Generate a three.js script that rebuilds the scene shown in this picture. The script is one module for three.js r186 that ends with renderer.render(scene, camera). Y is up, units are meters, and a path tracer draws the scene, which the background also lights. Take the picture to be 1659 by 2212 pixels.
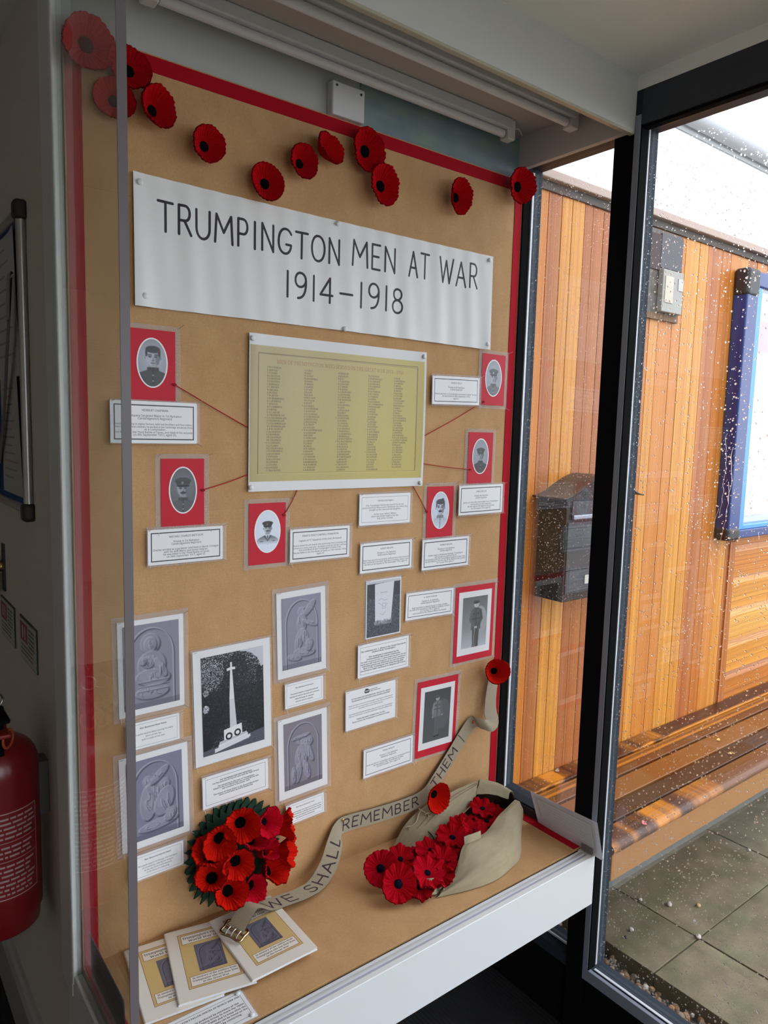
import * as THREE from 'three';
import { RoundedBoxGeometry } from 'three/addons/geometries/RoundedBoxGeometry.js';
import { mergeGeometries, mergeVertices } from 'three/addons/utils/BufferGeometryUtils.js';
import { ImprovedNoise } from 'three/addons/math/ImprovedNoise.js';
import { RectAreaLightUniformsLib } from 'three/addons/lights/RectAreaLightUniformsLib.js';

RectAreaLightUniformsLib.init();
// ---------------------------------------------------------------- camera, sky, exposure
const scene = new THREE.Scene();
const camera = new THREE.PerspectiveCamera(70.7, 1659 / 2212, 0.05, 100);
camera.position.set(-0.3037, 0.9204, 1.1914);
camera.rotation.set(-0.1138, -0.6592, 0.0266, 'YXZ');
const renderer = new THREE.WebGLRenderer();
renderer.toneMapping = THREE.LinearToneMapping;
renderer.toneMappingExposure = 1.0;
renderer.shadowMap.enabled = true;
// an even overcast winter sky lights everything
scene.background = new THREE.Color().setRGB(3.3, 3.5, 3.8);

// ---------------------------------------------------------------- helpers
let seed = 7;
const rnd = () => { seed = (seed + 0x6d2b79f5) | 0; let t = Math.imul(seed ^ (seed >>> 15), 1 | seed); t = (t + Math.imul(t ^ (t >>> 7), 61 | t)) ^ t; return ((t ^ (t >>> 14)) >>> 0) / 4294967296; };
const rr = (a, b) => a + (b - a) * rnd();
const noise = new ImprovedNoise();
const fbm = (x, y, z = 0, o = 4) => { let s = 0, a = 0.5; for (let i = 0; i < o; i++) { s += a * noise.noise(x, y, z); x *= 2.03; y *= 2.03; z += 3.7; a *= 0.5; } return s; };
const V = (x, y, z) => new THREE.Vector3(x, y, z);
const used = new Map();
const numbered = (n) => { const k = used.get(n) ?? 0; used.set(n, k + 1); return k ? n + '_' + String(k).padStart(3, '0') : n; };
function thing(name, label, category, [x, y, z] = [0, 0, 0], group) {
  const o = new THREE.Group(); o.name = numbered(name); o.position.set(x, y, z);
  o.userData = { label, category }; if (group) o.userData.group = group;
  scene.add(o); return o;
}
function struct(name) { const o = new THREE.Group(); o.name = numbered(name); o.userData = { kind: 'structure' }; scene.add(o); return o; }
function part(name, geo, mat, parent, pos, rot) {
  const m = new THREE.Mesh(geo, mat); m.name = name; m.castShadow = m.receiveShadow = true;
  if (pos) m.position.set(...pos); if (rot) m.rotation.set(...rot);
  parent.add(m); return m;
}
function structMesh(name, geo, mat, pos, rot) { const m = part(numbered(name), geo, mat, scene, pos, rot); m.userData = { kind: 'structure' }; return m; }
function tag(m, label, category, group) { m.name = numbered(m.name); m.userData = { label, category }; if (group) m.userData.group = group; return m; }
// box from min/max corners
function bx(x0, x1, y0, y1, z0, z1, r = 0) {
  const w = x1 - x0, h = y1 - y0, d = z1 - z0;
  const g = r ? new RoundedBoxGeometry(w, h, d, 2, Math.min(r, w / 2.01, h / 2.01, d / 2.01)) : new THREE.BoxGeometry(w, h, d);
  return g.translate((x0 + x1) / 2, (y0 + y1) / 2, (z0 + z1) / 2);
}
const merged = (a) => mergeGeometries(a.map((g) => { const q = g.index ? g.toNonIndexed() : g; for (const k of Object.keys(q.attributes)) if (!['position', 'normal', 'uv'].includes(k)) q.deleteAttribute(k); return q; }));
// planar uv in metres from two axes
function uvm(g, a, b, s = 1, ou = 0, ov = 0) {
  const p = g.attributes.position, uv = new Float32Array(p.count * 2), get = (i, k) => p.getComponent(i, 'xyz'.indexOf(k));
  for (let i = 0; i < p.count; i++) { uv[2 * i] = get(i, a) * s + ou; uv[2 * i + 1] = get(i, b) * s + ov; }
  g.setAttribute('uv', new THREE.BufferAttribute(uv, 2)); return g;
}
function uvBox(g, s, ou, ov) {
  const p = g.attributes.position, n = g.attributes.normal, uv = new Float32Array(p.count * 2);
  for (let i = 0; i < p.count; i++) { const X = p.getX(i), Y = p.getY(i), Z = p.getZ(i), [a, b] = Math.abs(n.getY(i)) > 0.6 ? [X, Z] : Math.abs(n.getX(i)) > 0.6 ? [Z, Y] : [X, Y]; uv[2 * i] = a * s + ou; uv[2 * i + 1] = b * s + ov; }
  g.setAttribute('uv', new THREE.BufferAttribute(uv, 2)); return g;
}
// a sheet through a grid of control points (rows x columns), with thickness
function cr(p0, p1, p2, p3, t) { const t2 = t * t, t3 = t2 * t; return [0, 1, 2].map((k) => 0.5 * (2 * p1[k] + (p2[k] - p0[k]) * t + (2 * p0[k] - 5 * p1[k] + 4 * p2[k] - p3[k]) * t2 + (3 * p1[k] - p0[k] - 3 * p2[k] + p3[k]) * t3)); }
function crAt(a, t) {
  const n = a.length - 1, f = Math.min(Math.max(t, 0), 0.999999) * n, i = Math.floor(f), e = (j) => a[Math.min(Math.max(j, 0), n)];
  const before = i ? e(i - 1) : e(0).map((v, k) => 2 * v - e(1)[k]), after = i + 2 <= n ? e(i + 2) : e(n).map((v, k) => 2 * v - e(n - 1)[k]);
  return cr(before, e(i), e(i + 1), after, f - i);
}
function sheet(f, nu, nv, thick, closeU = false) {
  const N = (nu + 1) * (nv + 1), P = [], pos = [], nor = [], uv = [], idx = [];
  for (let j = 0; j <= nv; j++) for (let i = 0; i <= nu; i++) P.push(V(...f(i / nu, j / nv)));
  const at = (i, j) => { if (closeU) i = ((i % nu) + nu) % nu; return P[Math.min(Math.max(j, 0), nv) * (nu + 1) + Math.min(Math.max(i, 0), nu)]; };
  const n = [];
  for (let j = 0; j <= nv; j++) for (let i = 0; i <= nu; i++) {
    const a = at(i + 1, j).clone().sub(at(i - 1, j)), b = at(i, j + 1).clone().sub(at(i, j - 1)), c = a.cross(b); n.push(c.lengthSq() > 1e-20 ? c.normalize() : V(0, 0, 1));
  }
  for (const s of [0.5, -0.5]) for (let k = 0; k < N; k++) {
    const p = P[k].clone().addScaledVector(n[k], s * thick); pos.push(p.x, p.y, p.z); const m = n[k].clone().multiplyScalar(Math.sign(s)); nor.push(m.x, m.y, m.z);
    uv.push((k % (nu + 1)) / nu, Math.floor(k / (nu + 1)) / nv);
  }
  for (let j = 0; j < nv; j++) for (let i = 0; i < nu; i++) {
    const a = j * (nu + 1) + i, b = a + 1, c = a + nu + 1, d = c + 1;
    idx.push(a, b, d, a, d, c, N + a, N + d, N + b, N + a, N + c, N + d);
  }
  const rim = (a, b) => idx.push(a, N + a, N + b, a, N + b, b);
  for (let i = 0; i < nu; i++) { rim(i, i + 1); rim(nv * (nu + 1) + i + 1, nv * (nu + 1) + i); }
  if (!closeU) for (let j = 0; j < nv; j++) { rim((j + 1) * (nu + 1), j * (nu + 1)); rim(j * (nu + 1) + nu, (j + 1) * (nu + 1) + nu); }
  const g = new THREE.BufferGeometry();
  g.setAttribute('position', new THREE.Float32BufferAttribute(pos, 3)); g.setAttribute('normal', new THREE.Float32BufferAttribute(nor, 3)); g.setAttribute('uv', new THREE.Float32BufferAttribute(uv, 2)); g.setIndex(idx);
  return g;
}
const patch = (rows, nu, nv, thick, ripple) => sheet((u, v) => { const p = crAt(rows.map((r) => crAt(r, u)), v); if (ripple) ripple(p, u, v); return p; }, nu, nv, thick);
const tube = (pts, r, seg = 40, rad = 6, closed = false) => new THREE.TubeGeometry(new THREE.CatmullRomCurve3(pts.map((p) => V(...p)), closed), seg, r, rad, closed);
const rod = (a, b, r, rad = 6) => { const A = V(...a), B = V(...b), d = B.clone().sub(A), g = new THREE.CylinderGeometry(r, r, d.length(), rad); g.applyQuaternion(new THREE.Quaternion().setFromUnitVectors(V(0, 1, 0), d.clone().normalize())); return g.translate(...A.add(B).multiplyScalar(0.5).toArray()); };

// ---------------------------------------------------------------- textures
function canvasTex(w, h, draw, data = false) {
  const c = document.createElement('canvas'); c.width = w; c.height = h; const x = c.getContext('2d'); draw(x, w, h);
  const t = new THREE.CanvasTexture(c); if (!data) t.colorSpace = THREE.SRGBColorSpace; t.magFilter = THREE.LinearFilter; return t;
}
function dataTex(w, h, f, srgb) {
  const d = new Uint8Array(w * h * 4);
  for (let y = 0; y < h; y++) for (let x = 0; x < w; x++) { const c = f(x, y), o = (y * w + x) * 4; for (let k = 0; k < 3; k++) d[o + k] = Math.max(0, Math.min(255, (Array.isArray(c) ? c[k] : c) * 255)); d[o + 3] = 255; }
  const t = new THREE.DataTexture(d, w, h, THREE.RGBAFormat); t.magFilter = THREE.LinearFilter; t.minFilter = THREE.LinearFilter; if (srgb) t.colorSpace = THREE.SRGBColorSpace;
  t.wrapS = t.wrapT = THREE.RepeatWrapping; t.needsUpdate = true; return t;
}
const rep = (t, u, v = u) => { const c = t.clone(); c.wrapS = c.wrapT = THREE.RepeatWrapping; c.repeat.set(u, v); c.needsUpdate = true; return c; };
const M = (color, roughness = 0.6, o = {}) => new THREE.MeshPhysicalMaterial({ color: typeof color === 'string' ? new THREE.Color(color) : new THREE.Color().setRGB(...color), roughness, ...o });

const grainNoise = dataTex(512, 512, () => 0.5 + 0.5 * (rnd() - 0.5));
const blotch = dataTex(512, 512, (x, y) => { const u = (x / 512) * 2 * Math.PI, v = (y / 512) * 2 * Math.PI; return 0.5 + 0.7 * fbm(Math.cos(u) * 1.5 + 5, Math.sin(u) * 1.5 + Math.cos(v) * 1.5, Math.sin(v) * 1.5 + 9, 5); });
const kraftMap = dataTex(1024, 1024, (x, y) => {
  const f = 0.055 * fbm(x / 60, y / 90, 3, 3) + 0.03 * fbm(x / 5, y / 9, 1, 2) + 0.05 * (rnd() - 0.5), k = rnd() < 0.0009 ? -0.16 : rnd() < 0.0012 ? 0.1 : 0;
  return [0.768 + f + k, 0.605 + f + k, 0.418 + f * 0.9 + k];
}, true);
const kraftBump = dataTex(512, 512, (x, y) => 0.5 + 0.25 * Math.sin((y / 512) * 2 * Math.PI * 64) * 0.35 + 0.5 * fbm(x / 5, y / 3, 2, 2) + 0.15 * (rnd() - 0.5));
const knitBump = dataTex(256, 256, (x, y) => { const u = (x / 256) * 24, v = (y / 256) * 24; return 0.5 + 0.4 * Math.sin(v * 2 * Math.PI + Math.abs(Math.sin(u * Math.PI)) * 2) * Math.abs(Math.sin(u * Math.PI)) + 0.2 * (rnd() - 0.5); });
const weaveBump = dataTex(256, 256, (x, y) => 0.5 + 0.3 * Math.sin((x / 256) * 2 * Math.PI * 32) * Math.sin((y / 256) * 2 * Math.PI * 32) + 0.2 * (rnd() - 0.5));

// wood planks: six tones, long grain along v
const woodTones = [['#cf832e', '#74360a'], ['#b66c34', '#64300f'], ['#d99538', '#844610'], ['#c27426', '#6c320a'], ['#ac6430', '#5c2a0c'], ['#dba04a', '#8f561c']];
const woodMap = woodTones.map(([base, dark], n) => canvasTex(256, 2048, (x, w, h) => {
  x.fillStyle = base; x.fillRect(0, 0, w, h);
  for (let i = 0; i < 26; i++) { x.globalAlpha = rr(0.03, 0.12); x.fillStyle = rnd() < 0.5 ? dark : '#f0c070'; const a = rr(0, w); x.fillRect(a, 0, rr(4, 40), h); }
  const arch = n % 3 === 2 || n === 3, ph = rr(0, 9);
  for (let i = 0; i < 70; i++) {
    x.globalAlpha = rr(0.08, 0.5); x.strokeStyle = dark; x.lineWidth = rr(0.7, 3.2); x.beginPath();
    const a = (i / 70) * w + rr(-3, 3);
    for (let y = -20; y <= h + 20; y += 16) { const d = (a - w / 2) / w, pull = arch ? Math.sin(y / 260 + ph) * 26 * (1 - 4 * d * d) * Math.sign(d) : 0; const q = a + pull * 0.6 + 7 * fbm(a / 60, y / 420, n * 7 + 1, 2); y < 0 ? x.moveTo(q, y) : x.lineTo(q, y); }
    x.stroke();
  }
  if (arch) for (let i = 0; i < 26; i++) { x.globalAlpha = 0.25; x.lineWidth = rr(1, 3); const cy = i * 85 + rr(-20, 20), cw = rr(30, 58); x.beginPath(); x.moveTo(w / 2 - cw, cy + 160); x.quadraticCurveTo(w / 2 - cw * 0.3, cy + 20, w / 2, cy); x.quadraticCurveTo(w / 2 + cw * 0.3, cy + 20, w / 2 + cw, cy + 160); x.stroke(); }
  x.globalAlpha = 0.3; x.fillStyle = '#3a1a08';
  for (let i = 0; i < 90; i++) x.fillRect(rr(0, w), rr(0, h), rr(0.8, 2), rr(4, 22));
  x.globalAlpha = 1;
}));
const woodMat = woodMap.map((map) => M('#ffffff', 0.5, { map, specularIntensity: 0.5, clearcoat: 0.18, clearcoatRoughness: 0.2 }));
// weathered bench wood: worn varnish in dark and bright patches, grain along u
const benchMap = [0, 1, 2, 3].map((n) => canvasTex(2048, 256, (x, w, h) => {
  const im = x.createImageData(w, h);
  for (let j = 0; j < h; j++) for (let i = 0; i < w; i++) {
    const g = 0.5 + 0.6 * fbm(i / 420 + n * 11, j / 9, n, 3), wear = Math.min(1, Math.max(0, (n === 3 ? 0.1 : 0.55) + (n === 3 ? 1.2 : 3.4) * fbm(i / 105 + 31 * n, j / 66, 4 + n, 4))), k = 0.8 + (n === 3 ? 0.9 : 0.7) * (g - 0.5);
    const a = n === 3 ? [236, 168, 84] : [232, 146, 36], b = n === 3 ? [150, 84, 34] : [78, 38, 14], o = (j * w + i) * 4;
    for (let c = 0; c < 3; c++) im.data[o + c] = (a[c] * (1 - wear) + b[c] * wear) * k;
    im.data[o + 3] = 255;
  }
  x.putImageData(im, 0, 0);
}));
const benchMat = benchMap.map((map) => M('#ffffff', 0.45, { map, clearcoat: 0.12, clearcoatRoughness: 0.12, specularIntensity: 0.5 }));
const slabMap = dataTex(512, 512, (x, y) => { const f = 0.16 * fbm(x / 70, y / 70, 8, 4) + 0.09 * (rnd() - 0.5), moss = Math.max(0, fbm(x / 90, y / 90, 20, 3)) * 0.09; return [0.46 + f - moss, 0.435 + f, 0.37 + f - moss]; }, true);

// stroke alphabet for the hand lettering, in a 0..1 box with y down
const GLYPH = {
  T: 'M0 0H1M.5 0V1', R: 'M.06 1V0H.5C1.02 0 1.02 .52 .5 .52H.06M.48 .52L1 1', U: 'M.02 0V.62C.02 1.12 .98 1.12 .98 .62V0', M: 'M0 1L.08 0L.5 .62L.92 0L1 1', P: 'M.06 1V0H.5C1.06 0 1.06 .55 .5 .55H.06',
  I: 'M.5 0V1', N: 'M.04 1V0L.96 1V0', G: 'M.95 .2C.75 -.05 .05 -.1 .03 .52C.02 1.1 .9 1.12 .95 .62H.58', O: 'M.5 0C1.16 0 1.16 1 .5 1C-.16 1 -.16 0 .5 0Z', E: 'M.95 0H.05V1H.95M.05 .48H.8', A: 'M0 1L.48 0L1 1M.16 .64H.83',
  W: 'M0 0L.25 1L.5 .1L.75 1L1 0', S: 'M.92 .14C.7 -.08 .08 -.04 .1 .26C.13 .56 .9 .42 .92 .74C.92 1.08 .2 1.06 .04 .84', H: 'M.05 0V1M.95 0V1M.05 .5H.95', L: 'M.08 0V1H.9', B: 'M.06 0V1H.55C1.05 1 1.05 .48 .55 .48H.06H.5C.95 .48 .95 0 .5 0H.06',
  1: 'M.5 0V1', 9: 'M.92 .3C.92 -.1 .1 -.12 .08 .28C.08 .66 .9 .62 .92 .26C.95 .7 .8 .98 .3 1', 4: 'M.78 1V0L.02 .7H1', 8: 'M.5 .46C.02 .42 .05 0 .5 0C.95 0 .98 .42 .5 .46C-.1 .5 -.06 1 .5 1C1.06 1 1.1 .5 .5 .46Z', '-': 'M0 .55H1',
};
const GW = { I: 0.25, 1: 0.3, M: 1.05, W: 1.1, O: 0.92, G: 0.9, E: 0.62, L: 0.6, S: 0.72, '-': 0.6, R: 0.7, P: 0.66, B: 0.68 };
function handText(x, text, x0, x1, top, height, lw, slope = 0) {
  const wOf = (c) => (c === ' ' ? 0.5 : GW[c] ?? 0.8), gap = 0.3, tot = [...text].reduce((a, c) => a + wOf(c) + gap, -gap), s = (x1 - x0) / tot;
  let q = x0; x.lineWidth = lw; x.lineCap = x.lineJoin = 'round';
  for (const c of text) {
    const w = wOf(c) * s, y = top + slope * (q - x0) + rr(-0.02, 0.02) * height;
    if (GLYPH[c]) { x.save(); x.translate(q, y); x.transform(w, rr(-0.02, 0.02) * height, 0, height * rr(0.97, 1.03), 0, 0); const p = new Path2D(GLYPH[c]); x.lineWidth = lw / Math.sqrt(w * height); x.restore();
      const pp = new Path2D(); pp.addPath(p, new DOMMatrix([w, 0, 0, height, q, y])); x.lineWidth = lw; x.stroke(pp); }
    q += w + gap * s;
  }
}

// ---------------------------------------------------------------- materials
const mKraft = M('#ffffff', 0.85, { map: rep(kraftMap, 1.3), bumpMap: rep(kraftBump, 3), bumpScale: 0.0004 });
const mRed = M([0.42, 0.002, 0.014], 0.75, { specularIntensity: 0.3 });
const mRedCard = M([0.6, 0.018, 0.04], 0.5, { specularIntensity: 0.5 });
const mWall = M([0.66, 0.6, 0.52], 0.75, { bumpMap: rep(grainNoise, 4), bumpScale: 0.0004 });
const mCeil = M([0.86, 0.86, 0.8], 0.85);
const mFascia = M([0.55, 0.57, 0.54], 0.8);
const mWhite = M([0.8, 0.82, 0.83], 0.4);
const mTrimWhite = M([0.7, 0.72, 0.72], 0.4);
const mFrame = M([0.036, 0.042, 0.054], 0.5, { specularIntensity: 0.6 });
const mFrameWet = M([0.02, 0.029, 0.04], 0.7, { specularIntensity: 0.35 });
const mFrameIn = M([0.24, 0.26, 0.31], 0.55, { specularIntensity: 0.6 });
const mBlack = M([0.004, 0.004, 0.005], 0.85, { specularIntensity: 0.15 });
const mBead = M([0.75, 0.79, 0.83], 0.35);
const mGlass = M('#ffffff', 0, { transmission: 1, thickness: 0, ior: 1.5 });
const mCaseGlass = M([0.93, 0.95, 0.94], 0, { transmission: 1, thickness: 0, ior: 1.5 });
const mEdge = M([0.17, 0.15, 0.16], 0.35);
const mPaper = M([0.82, 0.83, 0.84], 0.6);
const mSleeve = M([0.75, 0.7, 0.7], 0.6, { transparent: true, opacity: 0.2, specularIntensity: 0.15 });
const mPin = M([0.6, 0.58, 0.55], 0.3, { metalness: 1 });
const mTack = M([0.72, 0.75, 0.75], 0.3);
const mBrass = M([0.55, 0.35, 0.13], 0.3, { metalness: 1 });
const mBuckle = M([0.42, 0.33, 0.2], 0.25, { metalness: 1 });
const mSteel = M([0.55, 0.55, 0.55], 0.22, { metalness: 1 });
const mAlu = M([0.5, 0.5, 0.48], 0.35, { metalness: 0.9 });
const knit = { bumpMap: rep(knitBump, 4, 1), bumpScale: 0.0014, specularIntensity: 0.12 };
const mKnit = M([0.62, 0.004, 0.01], 0.9, knit);
const mKnitBright = M([0.78, 0.012, 0.004], 0.9, knit);
const mKnitPink = M([0.72, 0.005, 0.026], 0.9, knit);
const mCrimson = M([0.5, 0.002, 0.01], 0.9, knit);
const mCrimson2 = M([0.58, 0.003, 0.016], 0.9, knit);
const mBlackWool = M([0.006, 0.005, 0.007], 0.95, { specularIntensity: 0.1, bumpMap: knit.bumpMap, bumpScale: 0.001 });
const mNavyWool = M([0.01, 0.01, 0.028], 0.95, { specularIntensity: 0.1, bumpMap: knit.bumpMap, bumpScale: 0.001 });
const mFelt = M([0.008, 0.045, 0.025], 0.95);
const canvasCloth = (c) => M(c, 0.9, { map: rep(dataTex(256, 256, (x, y) => 0.9 + 0.07 * fbm(x / 60, y / 60, 5, 3) + 0.06 * (rnd() - 0.5), true), 2), bumpMap: rep(weaveBump, 8), bumpScale: 0.0003 });
const mKhaki = canvasCloth([0.53, 0.45, 0.29]);
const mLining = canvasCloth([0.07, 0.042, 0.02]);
const mThread = M([0.45, 0.01, 0.012], 0.8);
const mCord = M([0.5, 0.42, 0.28], 0.9);
const mCarpet = M([0.011, 0.011, 0.013], 0.95, { bumpMap: rep(dataTex(256, 256, (x, y) => 0.5 + 0.35 * Math.sin((x / 256) * 2 * Math.PI * 16) + 0.5 * (rnd() - 0.5)), 6), bumpScale: 0.003 });
const mGutter = M([0.42, 0.44, 0.46], 0.6);
const mRender = M([0.86, 0.87, 0.88], 0.8);

// ---------------------------------------------------------------- the room
const FLOOR = -0.46, CEIL = 1.625;
structMesh('floor', uvm(bx(-2.5, 1.06, FLOOR - 0.1, FLOOR, -3, 2.8), 'x', 'z', 1), mCarpet);
structMesh('ceiling', bx(-2.5, 1.06, CEIL, CEIL + 0.12, 0.27, 2.8), mCeil);
structMesh('ceiling', bx(-2.5, -0.004, CEIL, CEIL + 0.12, -3, 0.287), mCeil);
structMesh('wall_back', bx(0, 1.06, FLOOR, CEIL + 0.12, -0.05, -0.018), mTrimWhite);
structMesh('wall_left', uvm(bx(-0.006, 0.1, FLOOR, CEIL + 0.12, -3, -0.05), 'z', 'y', 1), mWall);
structMesh('wall_far', bx(-2.5, 0.1, FLOOR, CEIL + 0.12, -3.1, -3), mWall);
structMesh('wall_side', bx(-2.6, -2.5, FLOOR, CEIL + 0.12, -3.1, 2.9), mWall);
// wall behind the camera, with the glazed entrance
{
  const w = struct('wall_front');
  part('pier', bx(-2.5, -0.55, FLOOR, CEIL + 0.12, 2.8, 2.9), mWall, w); part('pier', bx(0.7, 1.06, FLOOR, CEIL + 0.12, 2.8, 2.9), mWall, w);
  part('lintel', bx(-0.55, 0.7, 1.5, CEIL + 0.12, 2.8, 2.9), mWall, w); part('kick_panel', bx(-0.55, 0.7, FLOOR, -0.3, 2.8, 2.9), mBlack, w);
  const g = struct('window_3');
  part('pane', bx(-0.55, 0.7, -0.3, 1.5, 2.84, 2.846), mGlass, g);
  for (const x of [-0.55, 0.05, 0.66]) part('mullion', bx(x, x + 0.04, -0.3, 1.5, 2.81, 2.88), mFrame, g);
}
// skirting along the left wall
{
  const s = struct('baseboard_left');
  part('board', bx(-0.022, -0.006, FLOOR, -0.345, -3, -0.06), M([0.36, 0.37, 0.37], 0.45), s);
  part('moulding', new THREE.ExtrudeGeometry(new THREE.Shape([[0, 0], [-0.016, 0], [-0.011, 0.014], [-0.005, 0.02], [0, 0.03]].map((p) => new THREE.Vector2(...p))), { depth: 2.94, bevelEnabled: false }).translate(-0.006, -0.345, -3), M([0.42, 0.43, 0.42], 0.4), s);
}
// ---------------------------------------------------------------- window wall on the right (plane x = 1)
structMesh('wall_right', bx(1.0, 1.06, 1.597, CEIL + 0.12, -0.05, 2.9), mCeil);
structMesh('wall_right', bx(1.004, 1.06, FLOOR - 0.15, -0.305, -0.05, 2.9), mBlack);
const dropGeo = (() => { const g = new THREE.SphereGeometry(1, 10, 6); g.scale(0.5, 1, 1); return g; })();
const mDrop = M('#ffffff', 0, { transmission: 1, thickness: 1, ior: 1.33 });
function rain(parent, n, x, y0, y1, z0, z1, r0, r1, accept) {
  const m = new THREE.InstancedMesh(dropGeo, mDrop, n), q = new THREE.Matrix4(); m.name = 'raindrops'; m.userData = { kind: 'stuff' };
  for (let i = 0; i < n; i++) {
    let y, z, t = 0; do { y = rr(y0, y1); z = rr(z0, z1); } while (++t < 20 && rnd() > 0.35 + 1.3 * Math.max(0, 0.25 + fbm(z * 9, y * 7, 3, 3)));
    const r = r0 + (r1 - r0) * rnd() ** 2.2; q.compose(V(x, y, z), new THREE.Quaternion(), V(r * 0.9, r * rr(0.9, 1.25), r)); m.setMatrixAt(i, q);
  }
  parent.add(m);
}
{
  // window_1: the light beside the display case
  const w = struct('window_1');
  part('jamb', bx(1.0, 1.062, -0.305, 1.597, -0.02, 0.003), mFrameWet, w);
  part('gasket', bx(1.0, 1.024, -0.28, 1.52, 0.003, 0.0045), mBlack, w);
  part('glazing_bead', bx(1.0255, 1.031, -0.275, 1.52, 0.003, 0.007), mBead, w);
  part('bottom_rail', bx(1.0, 1.068, -0.305, -0.278, 0.003, 0.245), mFrameWet, w);
  part('glazing_bead', bx(1.0265, 1.03, -0.278, -0.2735, 0.005, 0.245), mBead, w);
  part('transom', bx(1.004, 1.062, -0.016, 0.024, 0.003, 0.245, 0.002), mFrameWet, w);
  part('transom_cover', bx(1.001, 1.006, -0.012, 0.02, 0.075, 0.245, 0.001), mFrame, w);
  part('head', bx(1.0, 1.062, 1.53, 1.597, 0.003, 0.245), mFrame, w);
  part('pane', bx(1.03, 1.036, 0.024, 1.53, 0.003, 0.245), mGlass, w);
  part('pane', bx(1.03, 1.036, -0.278, -0.016, 0.003, 0.245), mGlass, w);
  rain(w, 7500, 1.0363, 0.03, 1.5, 0.004, 0.244, 0.0004, 0.0014);
  structMesh('mullion', bx(1.0, 1.064, FLOOR, 1.61, 0.243, 0.2895), mBlack); structMesh('mullion', bx(0.9985, 1.001, FLOOR, 1.5145, 0.245, 0.289), mBlack);
}
{
  // window_2: the tall pane towards the camera
  const w = struct('window_2');
  part('jamb', bx(1.0, 1.062, -0.305, 1.597, 0.289, 0.303, 0.001), mFrameWet, w);
  part('jamb_face', bx(0.9985, 1.0, -0.305, 1.55, 0.2895, 0.3028, 0.0006), mFrameIn, w);
  part('gasket', bx(1.001, 1.0235, -0.278, 1.53, 0.303, 0.305), mBlack, w);
  part('glazing_bead', bx(1.0255, 1.0298, -0.275, 1.53, 0.303, 0.3055), mBead, w);
  part('head', bx(1.0, 1.062, 1.53, 1.597, 0.303, 1.78, 0.001), mFrame, w);
  part('head_groove', bx(1.004, 1.02, 1.524, 1.53, 0.305, 1.76), mBlack, w);
  part('bottom_rail', bx(0.9985, 1.008, -0.305, -0.278, 0.303, 1.78, 0.001), mFrameIn, w);
  part('gasket', bx(1.008, 1.0235, -0.305, -0.289, 0.303, 1.76), mBlack, w);
  part('glazing_bead', bx(1.0235, 1.0298, -0.305, -0.287, 0.303, 1.76), mBead, w);
  part('outer_sill', bx(1.031, 1.062, -0.32, -0.287, 0.289, 1.8, 0.002), mFrameWet, w);
  part('jamb', bx(1.0, 1.062, -0.305, 1.597, 1.76, 1.8), mFrame, w);
  part('pane', bx(1.03, 1.036, -0.29, 1.53, 0.303, 1.76), mGlass, w);
  rain(w, 9000, 1.0363, -0.26, 1.5, 0.305, 0.72, 0.0005, 0.0021);
  // beads of rain on the wet outer reveal, and water trails down the glass
  const m = new THREE.InstancedMesh(dropGeo, mDrop, 900), q = new THREE.Matrix4(); m.name = 'raindrops'; m.userData = { kind: 'stuff' };
  for (let i = 0; i < 900; i++) { const r = rr(0.0004, 0.0011), k = i % 2; q.compose(V(rr(1.037, 1.061), k ? rr(-0.27, 1.52) : rr(-0.02, 1.52), k ? 0.3033 : 0.0033), new THREE.Quaternion().setFromUnitVectors(V(1, 0, 0), V(0, 0, 1)), V(r, r, r)); m.setMatrixAt(i, q); }
  w.add(m);
  const trails = [];
  for (let i = 0; i < 12; i++) { let z = rr(0.5, 0.64), y = rr(0.72, 1.15); const pts = [], n = Math.floor(rr(8, 22)); for (let k = 0; k < n; k++) { pts.push([1.0365, y, z]); y -= rr(0.006, 0.018); z += rr(-0.003, 0.003); } trails.push(tube(pts, rr(0.00025, 0.0005), n * 2, 5)); }
  const tm = part('water_trails', merged(trails), mDrop, w); tm.userData = { kind: 'stuff' };
}
{
  const w = struct('window_4');
  part('pane', bx(1.03, 1.036, -0.28, 1.53, 1.8, 2.8), mGlass, w); part('head', bx(1.0, 1.062, 1.53, 1.597, 1.8, 2.8), mFrame, w); part('bottom_rail', bx(1.0, 1.062, -0.305, -0.278, 1.8, 2.8), mFrame, w);
}
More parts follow.
